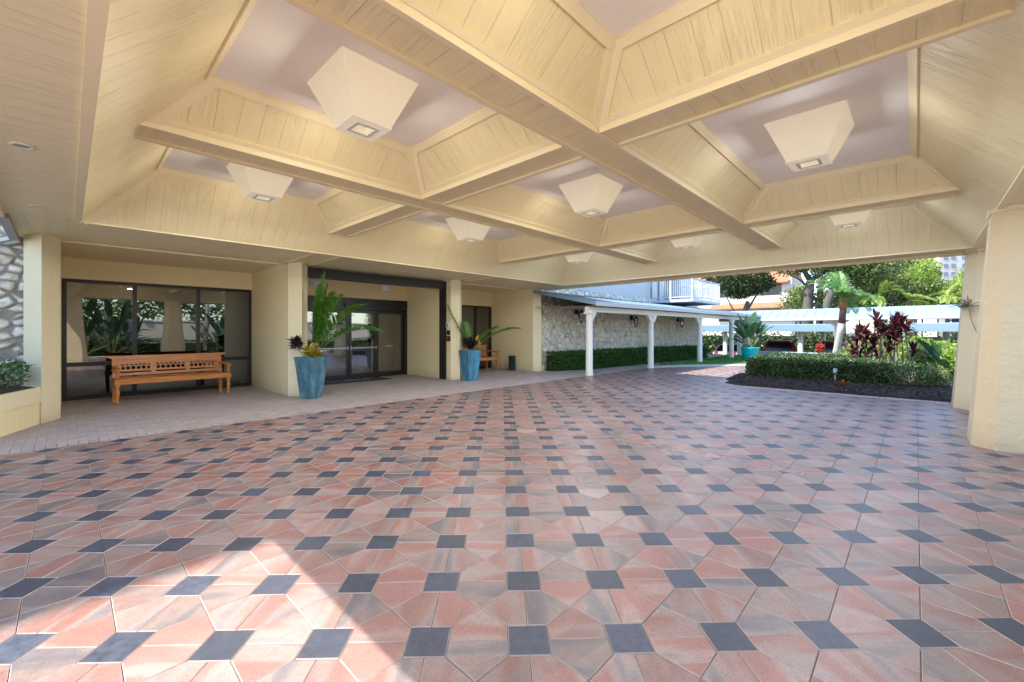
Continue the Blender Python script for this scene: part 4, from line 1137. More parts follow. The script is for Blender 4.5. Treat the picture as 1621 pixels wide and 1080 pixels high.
# ------------------------------------------------------------------ second walkway, low wall, carports
w2 = thing('covered_walkway', 'blue-white metal roofed walkway crossing behind the palm and the turquoise pot', 'walkway', (29,3,0))
for y in (8.0, 3.12, -2.2, -7.0): post(29.0, y, 2.12, .135, w2, M['postwhite'])
m = MB(); m.box(28.9, -9, 2.10, 29.1, 8.6, 2.30)
for y in (8.0, 3.12, -2.2):
    for s in (-1,1):
        q = [(y+s*.12, 2.1), (y+s*.55, 2.1), (y+s*.12, 1.78)]
        f = [(28.93,a_,b_) for a_, b_ in q]; k_ = [(29.07,a_,b_) for a_, b_ in q]; m.loft([f,k_], 0)
m.build('beam', M['postwhite'], w2)
m = MB(); pr = lambda y: [(28.35,y,2.16),(28.35,y,2.22),(30.0,y,2.82),(31.6,y,2.30),(31.6,y,2.22),(30.0,y,2.70)]
m.loft([pr(-9), pr(8.95)], 0); m.build('roof', M['metalroof'], w2)
m = MB()
yy = -8.9
while yy < 8.9: m.beam((28.36,yy,2.235),(30.0,yy,2.832), .035, .03); yy += .45
m.build('roof_seam', M['metalroof'], w2)
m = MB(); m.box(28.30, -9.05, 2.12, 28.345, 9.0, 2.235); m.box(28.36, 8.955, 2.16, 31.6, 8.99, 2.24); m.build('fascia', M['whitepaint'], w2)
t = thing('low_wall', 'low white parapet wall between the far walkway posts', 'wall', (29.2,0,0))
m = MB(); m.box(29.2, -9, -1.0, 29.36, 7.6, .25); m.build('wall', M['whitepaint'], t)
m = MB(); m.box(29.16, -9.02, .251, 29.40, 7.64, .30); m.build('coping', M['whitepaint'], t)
def carport(y0, y1, label, posts):
    t = thing('carport', label, 'carport', (35,(y0+y1)/2,-1))
    m = MB(); pr = lambda y: [(33,y,1.54),(33,y,1.60),(35.5,y,2.02),(38.5,y,1.75),(38.5,y,1.6),(33.1,y,1.5)]
    m.loft([pr(y0), pr(y1)], 0); m.build('roof', M['metalroof'], t)
    m = MB(); m.box(32.94, y0-.04, 1.50, 32.99, y1+.04, 1.95); m.build('fascia', M['metalroof'], t)
    for x, y in posts: post(x, y, 1.53, .15, t, M['postwhite'], -1.0)
carport(3.75, 13.5, 'long low carport roof with white posts behind the turquoise pot', [(33.5,10.2),(33.5,5.55),(36.8,4.75),(36.8,9.6)])
carport(-11, 1.6, 'second white carport roof, right of the red-leaved plants', [(33.5,.9),(33.5,-3.0),(36.8,-1.3),(36.8,-6)])

def make_car(loc, rz, paint, label, suv=True):
    t = thing('parked_car', label, 'car', (0,0,0), 'cars parked under the carports')
    # stations along x (front = +x): x, half width, z bottom, z belt
    def sec(x, hw, zb, zt): return [(x,-hw*.86,zb),(x,-hw,zb+.18),(x,-hw,zt-.12),(x,-hw*.93,zt),(x,hw*.93,zt),(x,hw,zt-.12),(x,hw,zb+.18),(x,hw*.86,zb)]
    H = 1.0 if suv else .88
    m = MB(); m.loft([sec(-2.28,.80,.42,H-.08), sec(-2.2,.88,.30,H), sec(-1.2,.93,.24,H), sec(.6,.93,.24,H), sec(1.2,.92,.24,H-.03), sec(2.05,.87,.28,H-.18), sec(2.25,.74,.40,H-.32)], 0, True, True)
    m.build('body', paint, t)
    top = 1.72 if suv else 1.42
    x0b, x0t, x1t, x1b = (-2.15,-1.85,.35,1.05) if suv else (-1.75,-1.1,.25,1.1)
    def ring(z, xa, xb, hw): return [(xa,-hw,z),(xb,-hw,z),(xb,hw,z),(xa,hw,z)]
    m = MB(); m.loft([ring(H-.02,x0b,x1b,.86), ring(top-.10,x0t-.02,x1t+.1,.70)], 0, False); m.build('window_glass', M['window_dark'], t)
    m = MB(); m.loft([ring(top-.11,x0t-.04,x1t+.12,.72), ring(top-.03,x0t,x1t+.02,.67), ring(top,x0t+.2,x1t-.2,.55)], 0)
    for s in (-1,1):
        m.beam((x0b+.02,s*.865,H-.02),(x0t,s*.715,top-.1),.10,.05); m.beam((x1b,s*.865,H-.02),(x1t+.1,s*.715,top-.1),.07,.05); m.beam((-.35,s*.865,H-.02),(-.42,s*.715,top-.1),.09,.04)
    m.build('roof', paint, t)
    for sx in (-1.35,1.38):
        for s in (-1,1):
            m = MB(); pf = [(.20,-.09),(.33,-.11),(.35,-.06),(.35,.06),(.33,.11),(.20,.09)]
            m.loft([[(sx+r*math.cos(a*math.pi/10), s*.83+yy, .35+r*math.sin(a*math.pi/10)) for a in range(20)] for r, yy in pf], 0, True, True); w = m.build('wheel', M['tyre'], t)
            m = MB(); m.loft([[(sx+r*math.cos(a*math.pi/8), s*(.83+yy), .35+r*math.sin(a*math.pi/8)) for a in range(16)] for r, yy in ((.21,.09),(.20,.115),(.06,.125))], 0, True, False); m.build('rim', M['greymetal'], w)
    for s in (-1,1):
        m = MB(); m.box(-2.30, s*.60-.10, .72, -2.235, s*.60+.14*1, .90) if s > 0 else m.box(-2.30, -.74, .72, -2.235, -.50, .90); m.build('tail_light', M['red'], t)
        m = MB(); m.box(2.16, s*.62-.15, .60, 2.24, s*.62+.13, .72); m.build('headlight', M['plastic_white'], t)
    m = MB(); m.box(-2.33, -.82, .36, -2.24, .82, .52); m.box(2.2, -.74, .33, 2.30, .74, .48); m.build('bumper', M['plastic_black'], t)
    m = MB(); m.box(-2.315, -.26, .58, -2.292, .26, .70); m.build('number_plate', M['plastic_white'], t)
    t.location = loc; t.rotation_euler = (0,0,rz); return t
make_car((36.2,7.2,-.86), R(8), M['car_red'], 'red sport utility car parked under the carport, right of the turquoise pot')
make_car((36.2,4.0,-.86), R(4), M['car_maroon'], 'maroon car with a pale windscreen parked right of the second carport post')
make_car((36.0,10.3,-.86), R(0), M['car_silver'], 'silver car mostly hidden behind the turquoise pot', False)
make_car((36.4,-.9,-.86), R(0), M['car_green'], 'teal green car glimpsed over the bright bush under the right carport', False)

# ------------------------------------------------------------------ hedges, bushes
def leafbox(mb, x0, y0, z0, x1, y1, z1, n, l, w, jit=.05, up=.25, skip_back=True, rough=.10):
    for k in range(n):
        f = random.random(); x, y, z = rnd(x0,x1), rnd(y0,y1), rnd(z0,z1)
        if f < .38: z = z1
        elif f < .66: x = x0
        elif f < .78: y = y0
        elif f < .90: y = y1
        else: x = x1
        nn = noise.noise(V((x*1.7,y*1.7,z*2.2)))
        c = V(((x0+x1)/2,(y0+y1)/2,(z0+z1)/2)); o = (V((x,y,z))-c)
        p = V((x,y,z)) + V((rnd(-jit,jit), rnd(-jit,jit), rnd(-jit,jit))) + o.normalized()*nn*rough
        d = (o.normalized()*.6 + rdir() + V((0,0,up))).normalized(); s = d.cross(rdir())
        if s.length < .05: continue
        mb.leaf(p, d, s.normalized(), l*rnd(.7,1.25), w*rnd(.7,1.2))
def blob(mb, c, r, n, l, w, hollow=.55, up=.2, mi=0):
    for k in range(n):
        u = rdir(); k_ = hollow + (1-hollow)*random.random()**.5
        nn = 1 + .28*noise.noise(V((u.x*2+c[0], u.y*2+c[1], u.z*2+c[2]))) + .2*noise.noise(V((u.x*5, u.y*5+c[0], u.z*5)))
        p = V((c[0]+u.x*r[0]*k_*nn, c[1]+u.y*r[1]*k_*nn, c[2]+u.z*r[2]*k_*nn))
        d = (u*.5 + rdir() + V((0,0,up))).normalized(); s = d.cross(rdir())
        if s.length < .05: continue
        mb.leaf(p, d, s.normalized(), l*rnd(.7,1.3), w*rnd(.7,1.2), mi)
# hedge along the stone wall (front line swings out to the right)
hl = thing('clipped_hedge', 'long clipped dark green hedge at the foot of the coral stone wall', 'hedge', (18,9.8,0))
m = MB(); cpt = [(12.6,9.95),(14.0,9.35),(18.4,9.0),(22.3,8.55),(24.2,8.3)]
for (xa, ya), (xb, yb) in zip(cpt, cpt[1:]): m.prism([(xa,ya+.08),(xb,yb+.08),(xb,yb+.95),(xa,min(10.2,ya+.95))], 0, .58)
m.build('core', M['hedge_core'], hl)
m = MB()
def hy(x):
    for (xa, ya), (xb, yb) in zip(cpt, cpt[1:]):
        if x <= xb: return ya + (yb-ya)*(x-xa)/(xb-xa)
    return cpt[-1][1]
for k in range(13000):
    x = rnd(12.55, 24.3); y0 = hy(x); f = random.random()
    y, z = (y0, rnd(.02,.66)) if f < .62 else (rnd(y0, min(10.25, y0+1.0)), .66)
    nn = noise.noise(V((x*2,y*2,z*3)))*.07
    p = V((x+rnd(-.04,.04), y - nn + rnd(-.04,.04), z+nn+rnd(-.03,.03)))
    d = (V((0,-.5,.5)) + rdir()).normalized(); s = d.cross(rdir()).normalized()
    m.leaf(p, d, s, rnd(.06,.12), rnd(.03,.055))
m.build('foliage', M['planterleaf'], hl)
def boxhedge(x0, y0, x1, y1, h, n, label, l=.075, w=.042, z0=.12):
    t = thing('clipped_hedge', label, 'hedge', ((x0+x1)/2,(y0+y1)/2,0))
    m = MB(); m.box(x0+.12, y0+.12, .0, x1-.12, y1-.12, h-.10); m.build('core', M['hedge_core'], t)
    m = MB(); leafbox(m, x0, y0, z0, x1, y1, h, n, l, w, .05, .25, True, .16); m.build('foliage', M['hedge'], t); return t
boxhedge(14.55, .55, 15.9, 3.75, .66, 15000, 'clipped green hedge at the front of the mulch bed')
boxhedge(18.3, .9, 19.3, 4.0, .62, 6500, 'lower clipped hedge strip behind the front hedge, at the foot of the palm')
t = thing('loose_shrub', 'soft grey-green shrub at the right end of the front hedge', 'shrub', (14.9,.1,0))
m = MB(); blob(m, (14.9,.15,.30), (.75,.75,.42), 5200, .075, .028, .5, .4); m.build('foliage', M['hedge'], t)
m = MB()
for k in range(30): m.tube([(14.9+rnd(-.2,.2),.15+rnd(-.2,.2),.05),(14.9+rnd(-.5,.5),.15+rnd(-.5,.5),.45)], .006, 5)
m.build('stem', M['canestem'], t)
t = thing('leafy_bush', 'bright yellow-green bush at the right of the island bed', 'bush', (18.2,0,0))
m = MB()
for c, r in (((18.4,.25,.62),(.7,.8,.62)),((17.7,-.3,.62),(.6,.7,.58)),((18.6,.4,.72),(.9,1.6,.6)),((17.8,-1.0,.5),(.7,.8,.5)),((17.3,-.55,.45),(.5,.7,.42))): blob(m, c, r, 3000, .10, .06, .5, .3)
m.build('foliage', M['limeleaf'], t)
m = MB()
for k in range(24): x, y = 17.7+rnd(-.6,.6), .1+rnd(-1,1); m.tube([(x,y,.05),(x+rnd(-.2,.2),y+rnd(-.2,.2),.7)], .01, 5)
m.build('stem', M['canestem'], t)
# red ti plants
def ti_plant(x, y, h, n, label, spread=.25):
    t = thing('red_ti_plant', label, 'plant', (x,y,.1), 'red-leaved plants in the island bed')
    m = MB(); st = MB()
    for k in range(n):
        bx, by_ = x+rnd(-spread,spread), y+rnd(-spread,spread); hh = h*rnd(.5,1.0); tx, ty = bx+rnd(-.15,.15), by_+rnd(-.15,.15)
        st.tube([(bx,by_,.05),((bx+tx)/2+rnd(-.04,.04),(by_+ty)/2,hh*.5),(tx,ty,hh-.25)], .016, 6)
        for q in range(26):
            a = rnd(0,6.283); e = rnd(-.1,1.35); d = V((math.cos(a)*math.cos(e), math.sin(a)*math.cos(e), math.sin(e))); p = V((tx,ty,hh-.32+rnd(0,.28)))
            s = d.cross(V((0,0,1))).normalized(); L = rnd(.30,.48); w = rnd(.07,.11)
            m1 = p+d*L*.3; m2 = p+d*L*.65+V((0,0,-.02)); e2 = p+d*L+V((0,0,-.10*(1-e*.5)))
            m.face((p, m1+s*w*.45, m1-s*w*.45)); m.face((m1-s*w*.45, m1+s*w*.45, m2+s*w*.4, m2-s*w*.4)); m.face((m2-s*w*.4, m2+s*w*.4, e2))
    m.build('foliage', M['red_leaf'], t); st.build('stem', M['canestem'], t)
ti_plant(16.6, 1.22, 1.65, 10, 'red-leaved plant left of its group, beside the palm trunk', .3)
ti_plant(16.4, .70, 2.15, 9, 'tallest red-leaved plant at the middle of the group', .22)
ti_plant(16.6, .25, 1.95, 8, 'bronze red-leaved plant at the right of the group', .22)
# bird of paradise at the right
def big_leaf(mb, base, d, L, w, stem, droop=.25, mi=0, ms=1, sl=.55, roll=0):
    d = d.normalized(); base = V(base); p1 = base + d*stem
    mb.tube([base, base+d*stem*.5, p1], [.018,.014,.010], 6, ms)
    s = d.cross(V((0,0,1)))
    if s.length < .1: s = V((1,0,0))
    s.normalize()
    if roll: s = Matrix.Rotation(roll, 3, d) @ s
    n = 8; prev = None; dd = d.copy(); p = p1.copy()
    for k in range(n+1):
        u = k/n; ww = w*.5*(math.sin(math.pi*min(1,(.06+.94*u)))**.62)*(1 if k < n else .05); up = s.cross(dd)
        cur = (p - s*ww + up*ww*.35, p.copy(), p + s*ww + up*ww*.35)
        if prev: mb.face((prev[0],prev[1],cur[1],cur[0]), mi, None, True); mb.face((prev[1],prev[2],cur[2],cur[1]), mi, None, True)
        prev = cur; dd = (dd + V((0,0,-droop/n))).normalized(); p = p + dd*L/n
def bop(loc, label, leaves, name='bird_of_paradise', h=1):
    t = thing(name, label, 'plant', loc); m = MB()
    for az, el, st, L, w, dr, *ro in leaves:
        d = V((math.cos(az)*math.cos(el), math.sin(az)*math.cos(el), math.sin(el)))
        big_leaf(m, V(loc)+V((rnd(-.06,.06),rnd(-.06,.06),0)), d, L, w, st, dr, roll=ro[0] if ro else 0)
    m.build('foliage', [M['boplead'], M['stem']], t); return t
bop((16.55,-.75,.12), 'dark broad-leaved plant beside the far tapered column', [(VRA+3.0,.98,.75,.80,.17,.5,.6),(VRA+2.6,.60,.45,.55,.20,.5),(VRA+3.3,.40,.4,.6,.2,.5),(VRA+2.9,.15,.3,.5,.2,.3),(VRA+.4,1.1,.8,.5,.2,.4),(VRA+1.6,.9,.7,.5,.2,.5),(VRA+3.6,.8,.55,.5,.2,.5),(VRA+4.4,.6,.5,.5,.2,.4),(VRA+2.2,1.2,.75,.5,.2,.3,.9),(VRA+5.2,1.0,.6,.5,.2,.5),(VRA+3.1,.72,.6,.55,.2,.6),(VRA+2.8,1.05,.5,.5,.2,.5),(VRA+3.4,.2,.2,.45,.2,.4),(VRA+2.4,.35,.6,.55,.2,.5),(VRA+1.0,.6,.4,.5,.2,.5)])
bop((16.0,1.0,.1), 'low pale broad leaf in front of the red-leaved plants', [(VRA+.2,.45,.35,.75,.26,.3),(VRA+2.2,.5,.3,.5,.2,.4),(VRA+3.4,.4,.3,.5,.2,.4)])
# turquoise pot and traveller-style plant
t = thing('turquoise_pot', 'round bright turquoise pot on the lawn edge', 'planter pot', (24.2,6.2,0))
m = MB(); m.lathe([(.30,0),(.32,.02),(.36,.3),(.41,.60),(.43,.66),(.40,.67),(.37,.60)], (24.2,6.2,.03), 32); m.build('pot', M['teal'], t)
m = MB(); m.lathe([(.375,.58),(.01,.6)], (24.2,6.2,.03), 24); m.build('potting_soil', M['mulch'], t)
bop((24.2,6.2,.6), 'big upright broad-leaved plant growing in the turquoise pot', [(VRA+2.3,1.28,.85,1.15,.40,.25),(VRA+.7,1.25,.95,1.15,.40,.25),(VRA+1.8,1.2,.6,1.0,.42,.3),(VRA+4.7,1.15,.6,1.0,.42,.4),(VRA+2.8,1.3,.6,.9,.4,.4),(VRA+.3,1.3,.6,.9,.4,.4),(VRA+3.4,.9,.75,.9,.38,.6),(VRA-.3,.95,.75,.9,.38,.6),(VRA+.2,.98,.85,.85,.36,.5),(VRA+3.0,.95,.6,.75,.36,.5),(VRA+3.2,.62,.5,.65,.34,.5),(VRA+.1,.68,.65,.75,.36,.5),(VRA+1.6,1.4,.9,.9,.38,.2),(VRA-.6,1.05,.7,.8,.36,.4),(VRA+4.0,1.1,.7,.8,.38,.4),(VRA+2.9,1.12,.75,.8,.36,.4),(VRA+.4,1.1,.9,.8,.34,.4),(VRA-.2,.75,.5,.6,.32,.5),(VRA+2.5,.85,.5,.7,.34,.4)], 'potted_plant')
# foxtail palm in the bed
t = thing('foxtail_palm', 'slender palm with bushy green fronds rising behind the hedge', 'palm', (24.0,2.45,0))
m = MB(); m.tube([(24.25,2.75,0),(24.15,2.62,.7),(24.05,2.5,1.4),(24.0,2.42,1.9)], [.15,.13,.12,.13], 12); m.build('trunk', M['palmbark'], t)
m = MB(); m.tube([(24.0,2.42,1.88),(24.0,2.4,2.2),(24.0,2.38,2.5)], [.14,.13,.125], 12); m.build('fibre_sheath', M['palmfibre'], t)
m = MB(); m.tube([(24.0,2.38,2.48),(24.0,2.37,2.66),(24.0,2.37,2.95)], [.128,.145,.07], 12); m.build('crownshaft', M['palmorange'], t)
m = MB()
for k in range(18):
    a = k*2.399; el = .35 + 1.1*((k*.618) % 1)
    frond(m, (24.0,2.37,2.9), a, el, rnd(1.3,1.8), 1.5, 56, .40, .022, start=.08, vee=.7, stemr=.012)
m.build('frond', [M['palmleaf2'], M['stem']], t)
# spotlight and dried leaf in the mulch
t = thing('garden_spotlight', 'small dark spotlight on a stake at the front of the hedge', 'spotlight', (13.95,1.55,.1))
m = MB(); m.tube([(13.95,1.55,.08),(13.95,1.55,.42)], .012, 8); m.build('stake', M['greymetal'], t)
m = MB(); m.tube([(13.88,1.55,.40),(14.02,1.55,.50)], [.035,.05], 10); m.build('lamp_head', M['greymetal'], t)
t = thing('dry_leaf_clump', 'small rusty brown dry leaf clump on the mulch before the hedge', 'leaf clump', (13.2,1.35,.1))
m = MB(); croton(m, V((13.3,1.35,.12)), .08, .10, 26, .16, .08); m.build('foliage', mat_leaf('rust_leaf', [(.20,.07,.03),(.28,.11,.05)], .7, .1), t)
# air plant on the corner column
t = thing('air_plant', 'spiky tan air plant clinging to the farther tapered column', 'plant', (11.80,-1.0,1.95))
m = MB()
for k in range(34):
    d = (rdir(-.35,.9) + V((-.45,.35,.1))).normalized(); s = d.cross(rdir()).normalized(); p = V((11.90,-.72,1.98)); L = rnd(.22,.40)
    m1 = p+d*L*.55; e = p+d*L+V((0,0,-.07)); m.face((p-s*.012,p+s*.012,m1+s*.009,m1-s*.009)); m.face((m1-s*.009,m1+s*.009,e))
m.build('foliage', M['airleaf'], t)
m = MB(); m.tube([(11.90,-.72,1.98),(11.87,-.76,1.7),(11.84,-.82,1.5)], .007, 5); m.build('stem', M['canestem'], t)
# red flowering shrub among the parked cars
t = thing('flowering_shrub', 'red flowering shrub beside the maroon car', 'shrub', (33.0,4.35,-.3))
m = MB(); blob(m, (33.0,4.42,.42), (.22,.22,.36), 420, .11, .06, .3); m.build('foliage', M['pinkleaf'], t)

# ------------------------------------------------------------------ trees and far buildings
def tree(loc, trunk_pts, rads, limbs, crowns, n, label, mat, l=.30, w=.17, name='oak_tree', group='trees beyond the carports', hollow=.35):
    t = thing(name, label, 'tree', loc, group); m = MB()
    m.tube(trunk_pts, rads, 10)
    for pts, r0 in limbs: m.tube(pts, [r0*(1-.7*k/(len(pts)-1)) for k in range(len(pts))], 7)
    m.build('trunk', M['bark'], t); m = MB()
    tot = sum(r[0]*r[1]+r[0]*r[2] for c, r in crowns)
    for c, r in crowns: blob(m, c, r, int(n*(r[0]*r[1]+r[0]*r[2])/tot), l, w, hollow)
    m.build('crown', mat, t)
def Wp(px, py, Z):                             # helper for composing distances: bearing/elevation to metres
    X = (px-810.5)/671*Z; return V((Z*ca + X*sa, Z*sa - X*ca, 1.5-(py-525)/671*Z))
# backlit oak left, crown over the walkway roof
b = Wp(1166,505,44); c0 = Wp(1184,452,44)
tree((b.x,b.y,-1), [(b.x,b.y,-1.02),(b.x+.3,b.y-.3,2.5),(c0.x,c0.y,4.6)], [.34,.28,.2],
 [([(b.x+.3,b.y-.3,2.2),tuple(Wp(1150,470,44))], .16), ([(b.x+.3,b.y-.3,2.6),tuple(Wp(1205,455,44))], .17)],
 [(Wp(1160,448,44),(1.7,1.7,1.3)),(Wp(1190,444,44),(1.9,1.9,1.5)),(Wp(1208,447,44),(1.2,1.2,.9)),(Wp(1172,460,44),(1.5,1.5,.9)),(Wp(1140,438,46),(2.0,2,1.2))], 8200, 'backlit evergreen oak crown right of the balcony', M['oakbacklit'], .26, .15)
# big oak with forked trunk
b = Wp(1280,520,42)
f1 = Wp(1283,445,42)
tree((b.x,b.y,-1), [(b.x,b.y,-1.02),tuple(Wp(1279,490,42)),tuple(Wp(1280,465,42)),tuple(f1)], [.50,.46,.42,.36],
 [([tuple(f1),tuple(Wp(1272,428,42)),tuple(Wp(1262,400,42))], .30), ([tuple(f1),tuple(Wp(1300,432,41)),tuple(Wp(1325,410,40))], .28), ([tuple(Wp(1281,455,42)),tuple(Wp(1262,440,42)),tuple(Wp(1240,432,42))], .12)],
 [(Wp(1260,400,42),(2.4,2.4,1.4)),(Wp(1310,408,41),(3.0,3,1.9)),(Wp(1345,415,40),(2.6,2.6,1.7)),(Wp(1285,385,42),(3,3,2)),(Wp(1250,428,43),(1.3,1.3,.5))], 9000, 'big oak with a dark forked trunk behind the walkway roof', M['oakleaf'], .28, .15)
b = Wp(1297,520,46)
tree((b.x,b.y,-1), [(b.x,b.y,-1.02),tuple(Wp(1297,480,46)),tuple(Wp(1300,440,46))], [.36,.32,.28], [([tuple(Wp(1300,445,46)),tuple(Wp(1330,415,46))], .2)],
 [(Wp(1330,430,46),(2.6,2.6,1.8)),(Wp(1305,415,46),(2,2,1.4))], 2600, 'slimmer grey-trunked tree just right of the forked oak', M['midleaf'], .28, .15)
b = Wp(1312,520,40)
tree((b.x,b.y,-1), [(b.x,b.y,-1.02),tuple(Wp(1310,480,40)),tuple(Wp(1325,440,40)),tuple(Wp(1345,420,40))], [.40,.36,.3,.2], [],
 [(Wp(1370,425,40),(2.6,2.6,1.7)),(Wp(1395,412,40),(2.4,2.4,1.6)),(Wp(1350,440,41),(1.8,1.8,1.2))], 6000, 'leaning tree with mid green crown behind the slender palm', M['midleaf'], .28, .16)
for px_, py_, Z, rr, lb, mt in ((1420,432,44,(3.0,3.0,2.4),'broad sunlit tree with yellow-green crown left of the distant tower','limeleaf'), (1448,424,47,(2.0,2.0,1.7),'tall light green tree just left of the distant tower','limeleaf'),
   (1512,466,42,(2.2,2.2,1.5),'bright lime green tree below the distant tower','limeleaf'), (1400,455,43,(2.2,2.2,1.7),'shadowy tree low behind the walkway roof','midleaf'), (1560,450,42,(2.4,2.4,2.0),'light green tree behind the farther tapered column','limeleaf'),
   (1265,470,50,(1.0,1.0,1.3),'small sunlit sapling between the tiled house and the oak trunk','limeleaf'),(1335,468,47,(1.5,1.5,1.6),'bright green tree glimpsed between the trunks','limeleaf')):
    b = Wp(px_,525,Z); c = Wp(px_,py_,Z)
    tree((b.x,b.y,-1), [(b.x,b.y,-1.02),(b.x+.2,b.y,1.2),(c.x,c.y,c.z)], [.28,.24,.14], [([(b.x+.2,b.y,1.5),(c.x+.8,c.y+.5,c.z+.3)], .12), ([(b.x+.2,b.y,1.8),(c.x-.6,c.y-.8,c.z)], .12)],
      [(c,rr),((c.x+.6,c.y-rr[1]*.5,c.z-rr[2]*.5),(rr[0]*.6,rr[1]*.6,rr[2]*.5)),((c.x-.5,c.y+rr[1]*.5,c.z-rr[2]*.6),(rr[0]*.6,rr[1]*.6,rr[2]*.5))], 2600 *2 if rr[0] > 1.6 else 1600, lb, M[mt], .27, .15, 'leafy_tree', 'trees beyond the carports')
def far_palm(px_, py_, Z, label, L=1.8):
    b = Wp(px_,525,Z); c = Wp(px_,py_,Z); t = thing('feather_palm', label, 'palm', (b.x,b.y,-1), 'bushy palms beyond the carports')
    m = MB(); m.tube([(b.x,b.y,-1.02),(b.x+.15,b.y,1.0),(c.x,c.y,c.z)], [.20,.17,.15], 8); m.build('trunk', M['palmfibre'], t)
    m = MB()
    for k in range(18): frond(m, (c.x,c.y,c.z), k*2.399+px_, .05+1.35*((k*.618) % 1), L*rnd(.8,1.15), 1.5, 22, .42, .055, start=.12, stemr=.018, vee=.4)
    m.build('frond', [M['limeleaf'], M['stem']], t)
far_palm(1392,470,38,'feathery palm low behind the roof, left of the sunlit tree', 1.7); far_palm(1440,478,37,'drooping feather palm in the middle of the far greenery', 1.9); far_palm(1500,470,38,'feather palm low below the lime green tree', 1.8)
us = thing('understory_shrubs', 'mixed light green undergrowth along the far side of the walkway roof', 'shrubs', (46,2,-1))
m = MB()
for k in range(12):
    b = Wp(1260+k*25, 480+rnd(-6,6), 44+rnd(-1,2)); blob(m, b, (1.7,1.7,1.5), 900, .28, .15, .3)
m.build('foliage', M['midleaf'], us)
m = MB()
for k in range(12): b = Wp(1260+k*25, 485, 44.5); m.tube([(b.x,b.y,-1.02),(b.x+.1,b.y,b.z)], .08, 6)
m.build('stem', M['bark'], us)
hd = thing('far_hedge', 'dark hedge and undergrowth along the back of the car park', 'hedge', (44,0,-1))
m = MB(); m.box(44, -18, -1, 45.5, 24, 1.1); m.build('core', M['hedge_core'], hd)
m = MB()
for k in range(6500):
    y = rnd(-18,24); z = rnd(-1,1.6); p = V((43.9+rnd(-.4,.3), y, z + .3*noise.noise(V((0,y*.5,z))))); d = (V((-.6,0,.3))+rdir()).normalized(); m.leaf(p, d, d.cross(rdir()).normalized(), rnd(.2,.35), rnd(.12,.18))
m.build('foliage', M['oakleaf'], hd)

# house with tiled roofs
x0 = 70.5; yR = 12.75; yL = 34
hs = thing('tiled_roof_house', 'pale two storey house with orange tiled roofs behind the backlit oak', 'house', (x0+6,22,-1))
m = MB(); m.box(x0, yR, -1.02, x0+14, yL, 5.0); m.box(x0+.01, yR, 5.0, x0+.25, yL, 6.75); m.box(x0+.02, yR, 6.75, x0+.3, yR+1.2, 8.4); m.box(x0+.25, yR+.003, 5.0, x0+14, yR+.3, 9.2); m.build('wall', M['bldwall'], hs)
m = MB(); m.box(x0+1.4, yR+.31, 5.0, x0+1.6, yL, 8.4); m.build('loggia_wall', M['bldtan'], hs)
for q in ((x0+1.36, yR+1.25, 6.9, x0+1.395, yR+4.2, 8.2), (x0+1.36, yR+9, 6.9, x0+1.395, yR+12, 8.2), (x0-.06, yR+.55, 3.3, x0-.004, yR+3.6, 4.75), (x0-.06, yR+6.9, 3.3, x0-.004, yR+9.6, 4.55)):
    m = MB(); m.box(*q); m.build('window', M['window_dark'], hs)
m = MB(); m.box(x0+1.2, yR-.05, 6.6, x0+1.9, yR-.003, 8.1); m.build('window', M['window_dark'], hs)
m = MB(); m.loft([[(x0-1.3,y,4.85),(x0-1.3,y,5.0),(x0-.02,y,5.75),(x0-.02,y,5.55)] for y in (yR+.5,yR+10.6)], 0); m.build('porch_roof', M['tile'], hs)
m = MB(); m.loft([[(x0-.7,y,8.42),(x0-.7,y,8.6),(x0+5.5,y,11.4),(x0+14.5,y,8.5),(x0+14.5,y,8.42)] for y in (yR+.31,yL+.5)], 0); m.build('roof', M['tile'], hs)
# distant tower
tw = Wp(1530,400,150)
t = thing('distant_tower', 'distant cream high-rise with pairs of blue windows above the trees', 'building', (tw.x,tw.y,-1))
ax = V((.62,-.78,0)); ay = V((.78,.62,0)); base = Wp(1487,525,150)
m = MB(); m.obox(V((base.x,base.y,22)) + ax*14 + ay*6, ax*14, ay*6, V((0,0,23))); m.build('wall', M['bldwall'], t)
for k in range(6):
    for fl in range(5):
        m = MB(); c = V((base.x,base.y,18.9+fl*2.9)) + ax*(2.1+k*3.0+(-.55 if k % 2 else .0)) - ay*.06; m.obox(c, ax*.75, ay*.05, V((0,0,.75))); m.build('window', M['window_blue'], t)
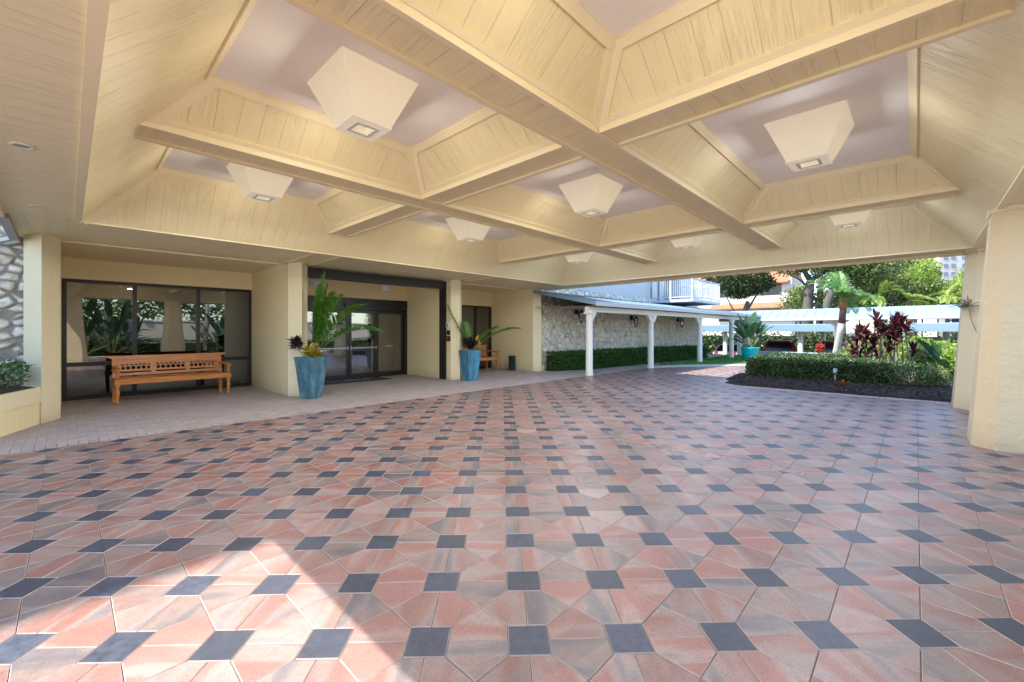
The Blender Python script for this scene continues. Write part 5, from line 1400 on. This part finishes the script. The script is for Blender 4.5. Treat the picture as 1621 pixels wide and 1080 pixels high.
# ------------------------------------------------------------------ garden behind the photographer (mirrored in the glass)
t = thing('garden_wall', 'cream garden wall across the drive, seen mirrored in the lobby window', 'wall', (4,-10,0))
m = MB(); m.box(-14, -10.3, 0, 26, -10.05, 2.15); m.build('wall', M['bldwall'], t)
m = MB(); m.box(-14, -10.36, 2.151, 26, -9.99, 2.26); m.build('coping', M['whitepaint'], t)
t = thing('garden_bed_hedge', 'low hedge before the garden wall, seen mirrored in the lobby window', 'hedge', (4,-9.3,0))
m = MB(); m.box(-12, -9.6, 0, 22, -8.9, .75); m.build('core', M['hedge_core'], t)
m = MB()
for k in range(7000):
    x = rnd(-12,22); p = V((x, -8.85+rnd(-.1,.08), rnd(0,.9))) if k % 3 else V((x, rnd(-9.6,-8.9), .85+.2*noise.noise(V((x,0,0)))))
    d = (V((0,.5,.5))+rdir()).normalized(); m.leaf(p, d, d.cross(rdir()).normalized(), rnd(.1,.18), rnd(.05,.09))
m.build('foliage', M['planterleaf'], t)
for x, y, h, lb in ((-1.2,-8.2,5.5,'palm mirrored at the left of the lobby window'),(1.6,-9.2,6.5,'palm mirrored left of centre in the lobby window'),(6.6,-9.0,5.8,'palm mirrored at the right of the lobby window'),(10.5,-9.3,6.2,'palm mirrored in the entrance doors')):
    t = thing('garden_palm', lb, 'palm', (x,y,0), 'palms mirrored in the glass')
    m = MB(); m.tube([(x,y,0),(x+.15,y+.1,h*.5),(x+.05,y,h)], [.17,.13,.12], 10); m.build('trunk', M['palmbark'], t)
    m = MB()
    for k in range(14): frond(m, (x+.05,y,h), k*2.399, .1+.9*((k*.618) % 1), rnd(1.7,2.1), 1.4, 22, .5, .05, start=.15, stemr=.02)
    m.build('frond', [M['palmleaf'], M['stem']], t)
for x, y, lb in ((-.6,-8.4,'broad-leaved clump mirrored at the left of the lobby window'),(2.6,-8.7,'broad-leaved clump mirrored beside the middle mullion')):
    bop((x,y,.1), lb, [(k*2.399, .5+.8*((k*.618) % 1), rnd(.9,1.9), rnd(.9,1.2), .34, .6) for k in range(16)], 'broad_leaf_clump')
for x, y, lb in ((.6,-7.6,'broad-leaved clump mirrored low in the left window panel'),(-2.2,-7.4,'broad-leaved clump mirrored at the left window jamb'),(1.9,-7.9,'tall broad-leaved clump mirrored in the middle of the left window panel'),(7.6,-8.6,'broad-leaved clump mirrored in the right window panel')):
    bop((x,y,.1), lb, [(k*2.399, .55+.85*((k*.618) % 1), rnd(1.1,2.6), rnd(1.0,1.4), .36, .6) for k in range(22)], 'broad_leaf_clump')
b = V((3,-16,0))
tree((3,-16,0), [(3,-16,-.02),(3.2,-16,2.5),(3,-16,4.5)], [.35,.3,.2], [], [((3,-16,4.4),(4.5,3,2.4)),((-2,-16.5,4.2),(4,3,2.4)),((8,-16,4.2),(4,3,2.2))], 4600, 'leafy tree beyond the garden wall, mirrored in the lobby window', M['oakleaf'], .4, .24, 'leafy_tree', None)
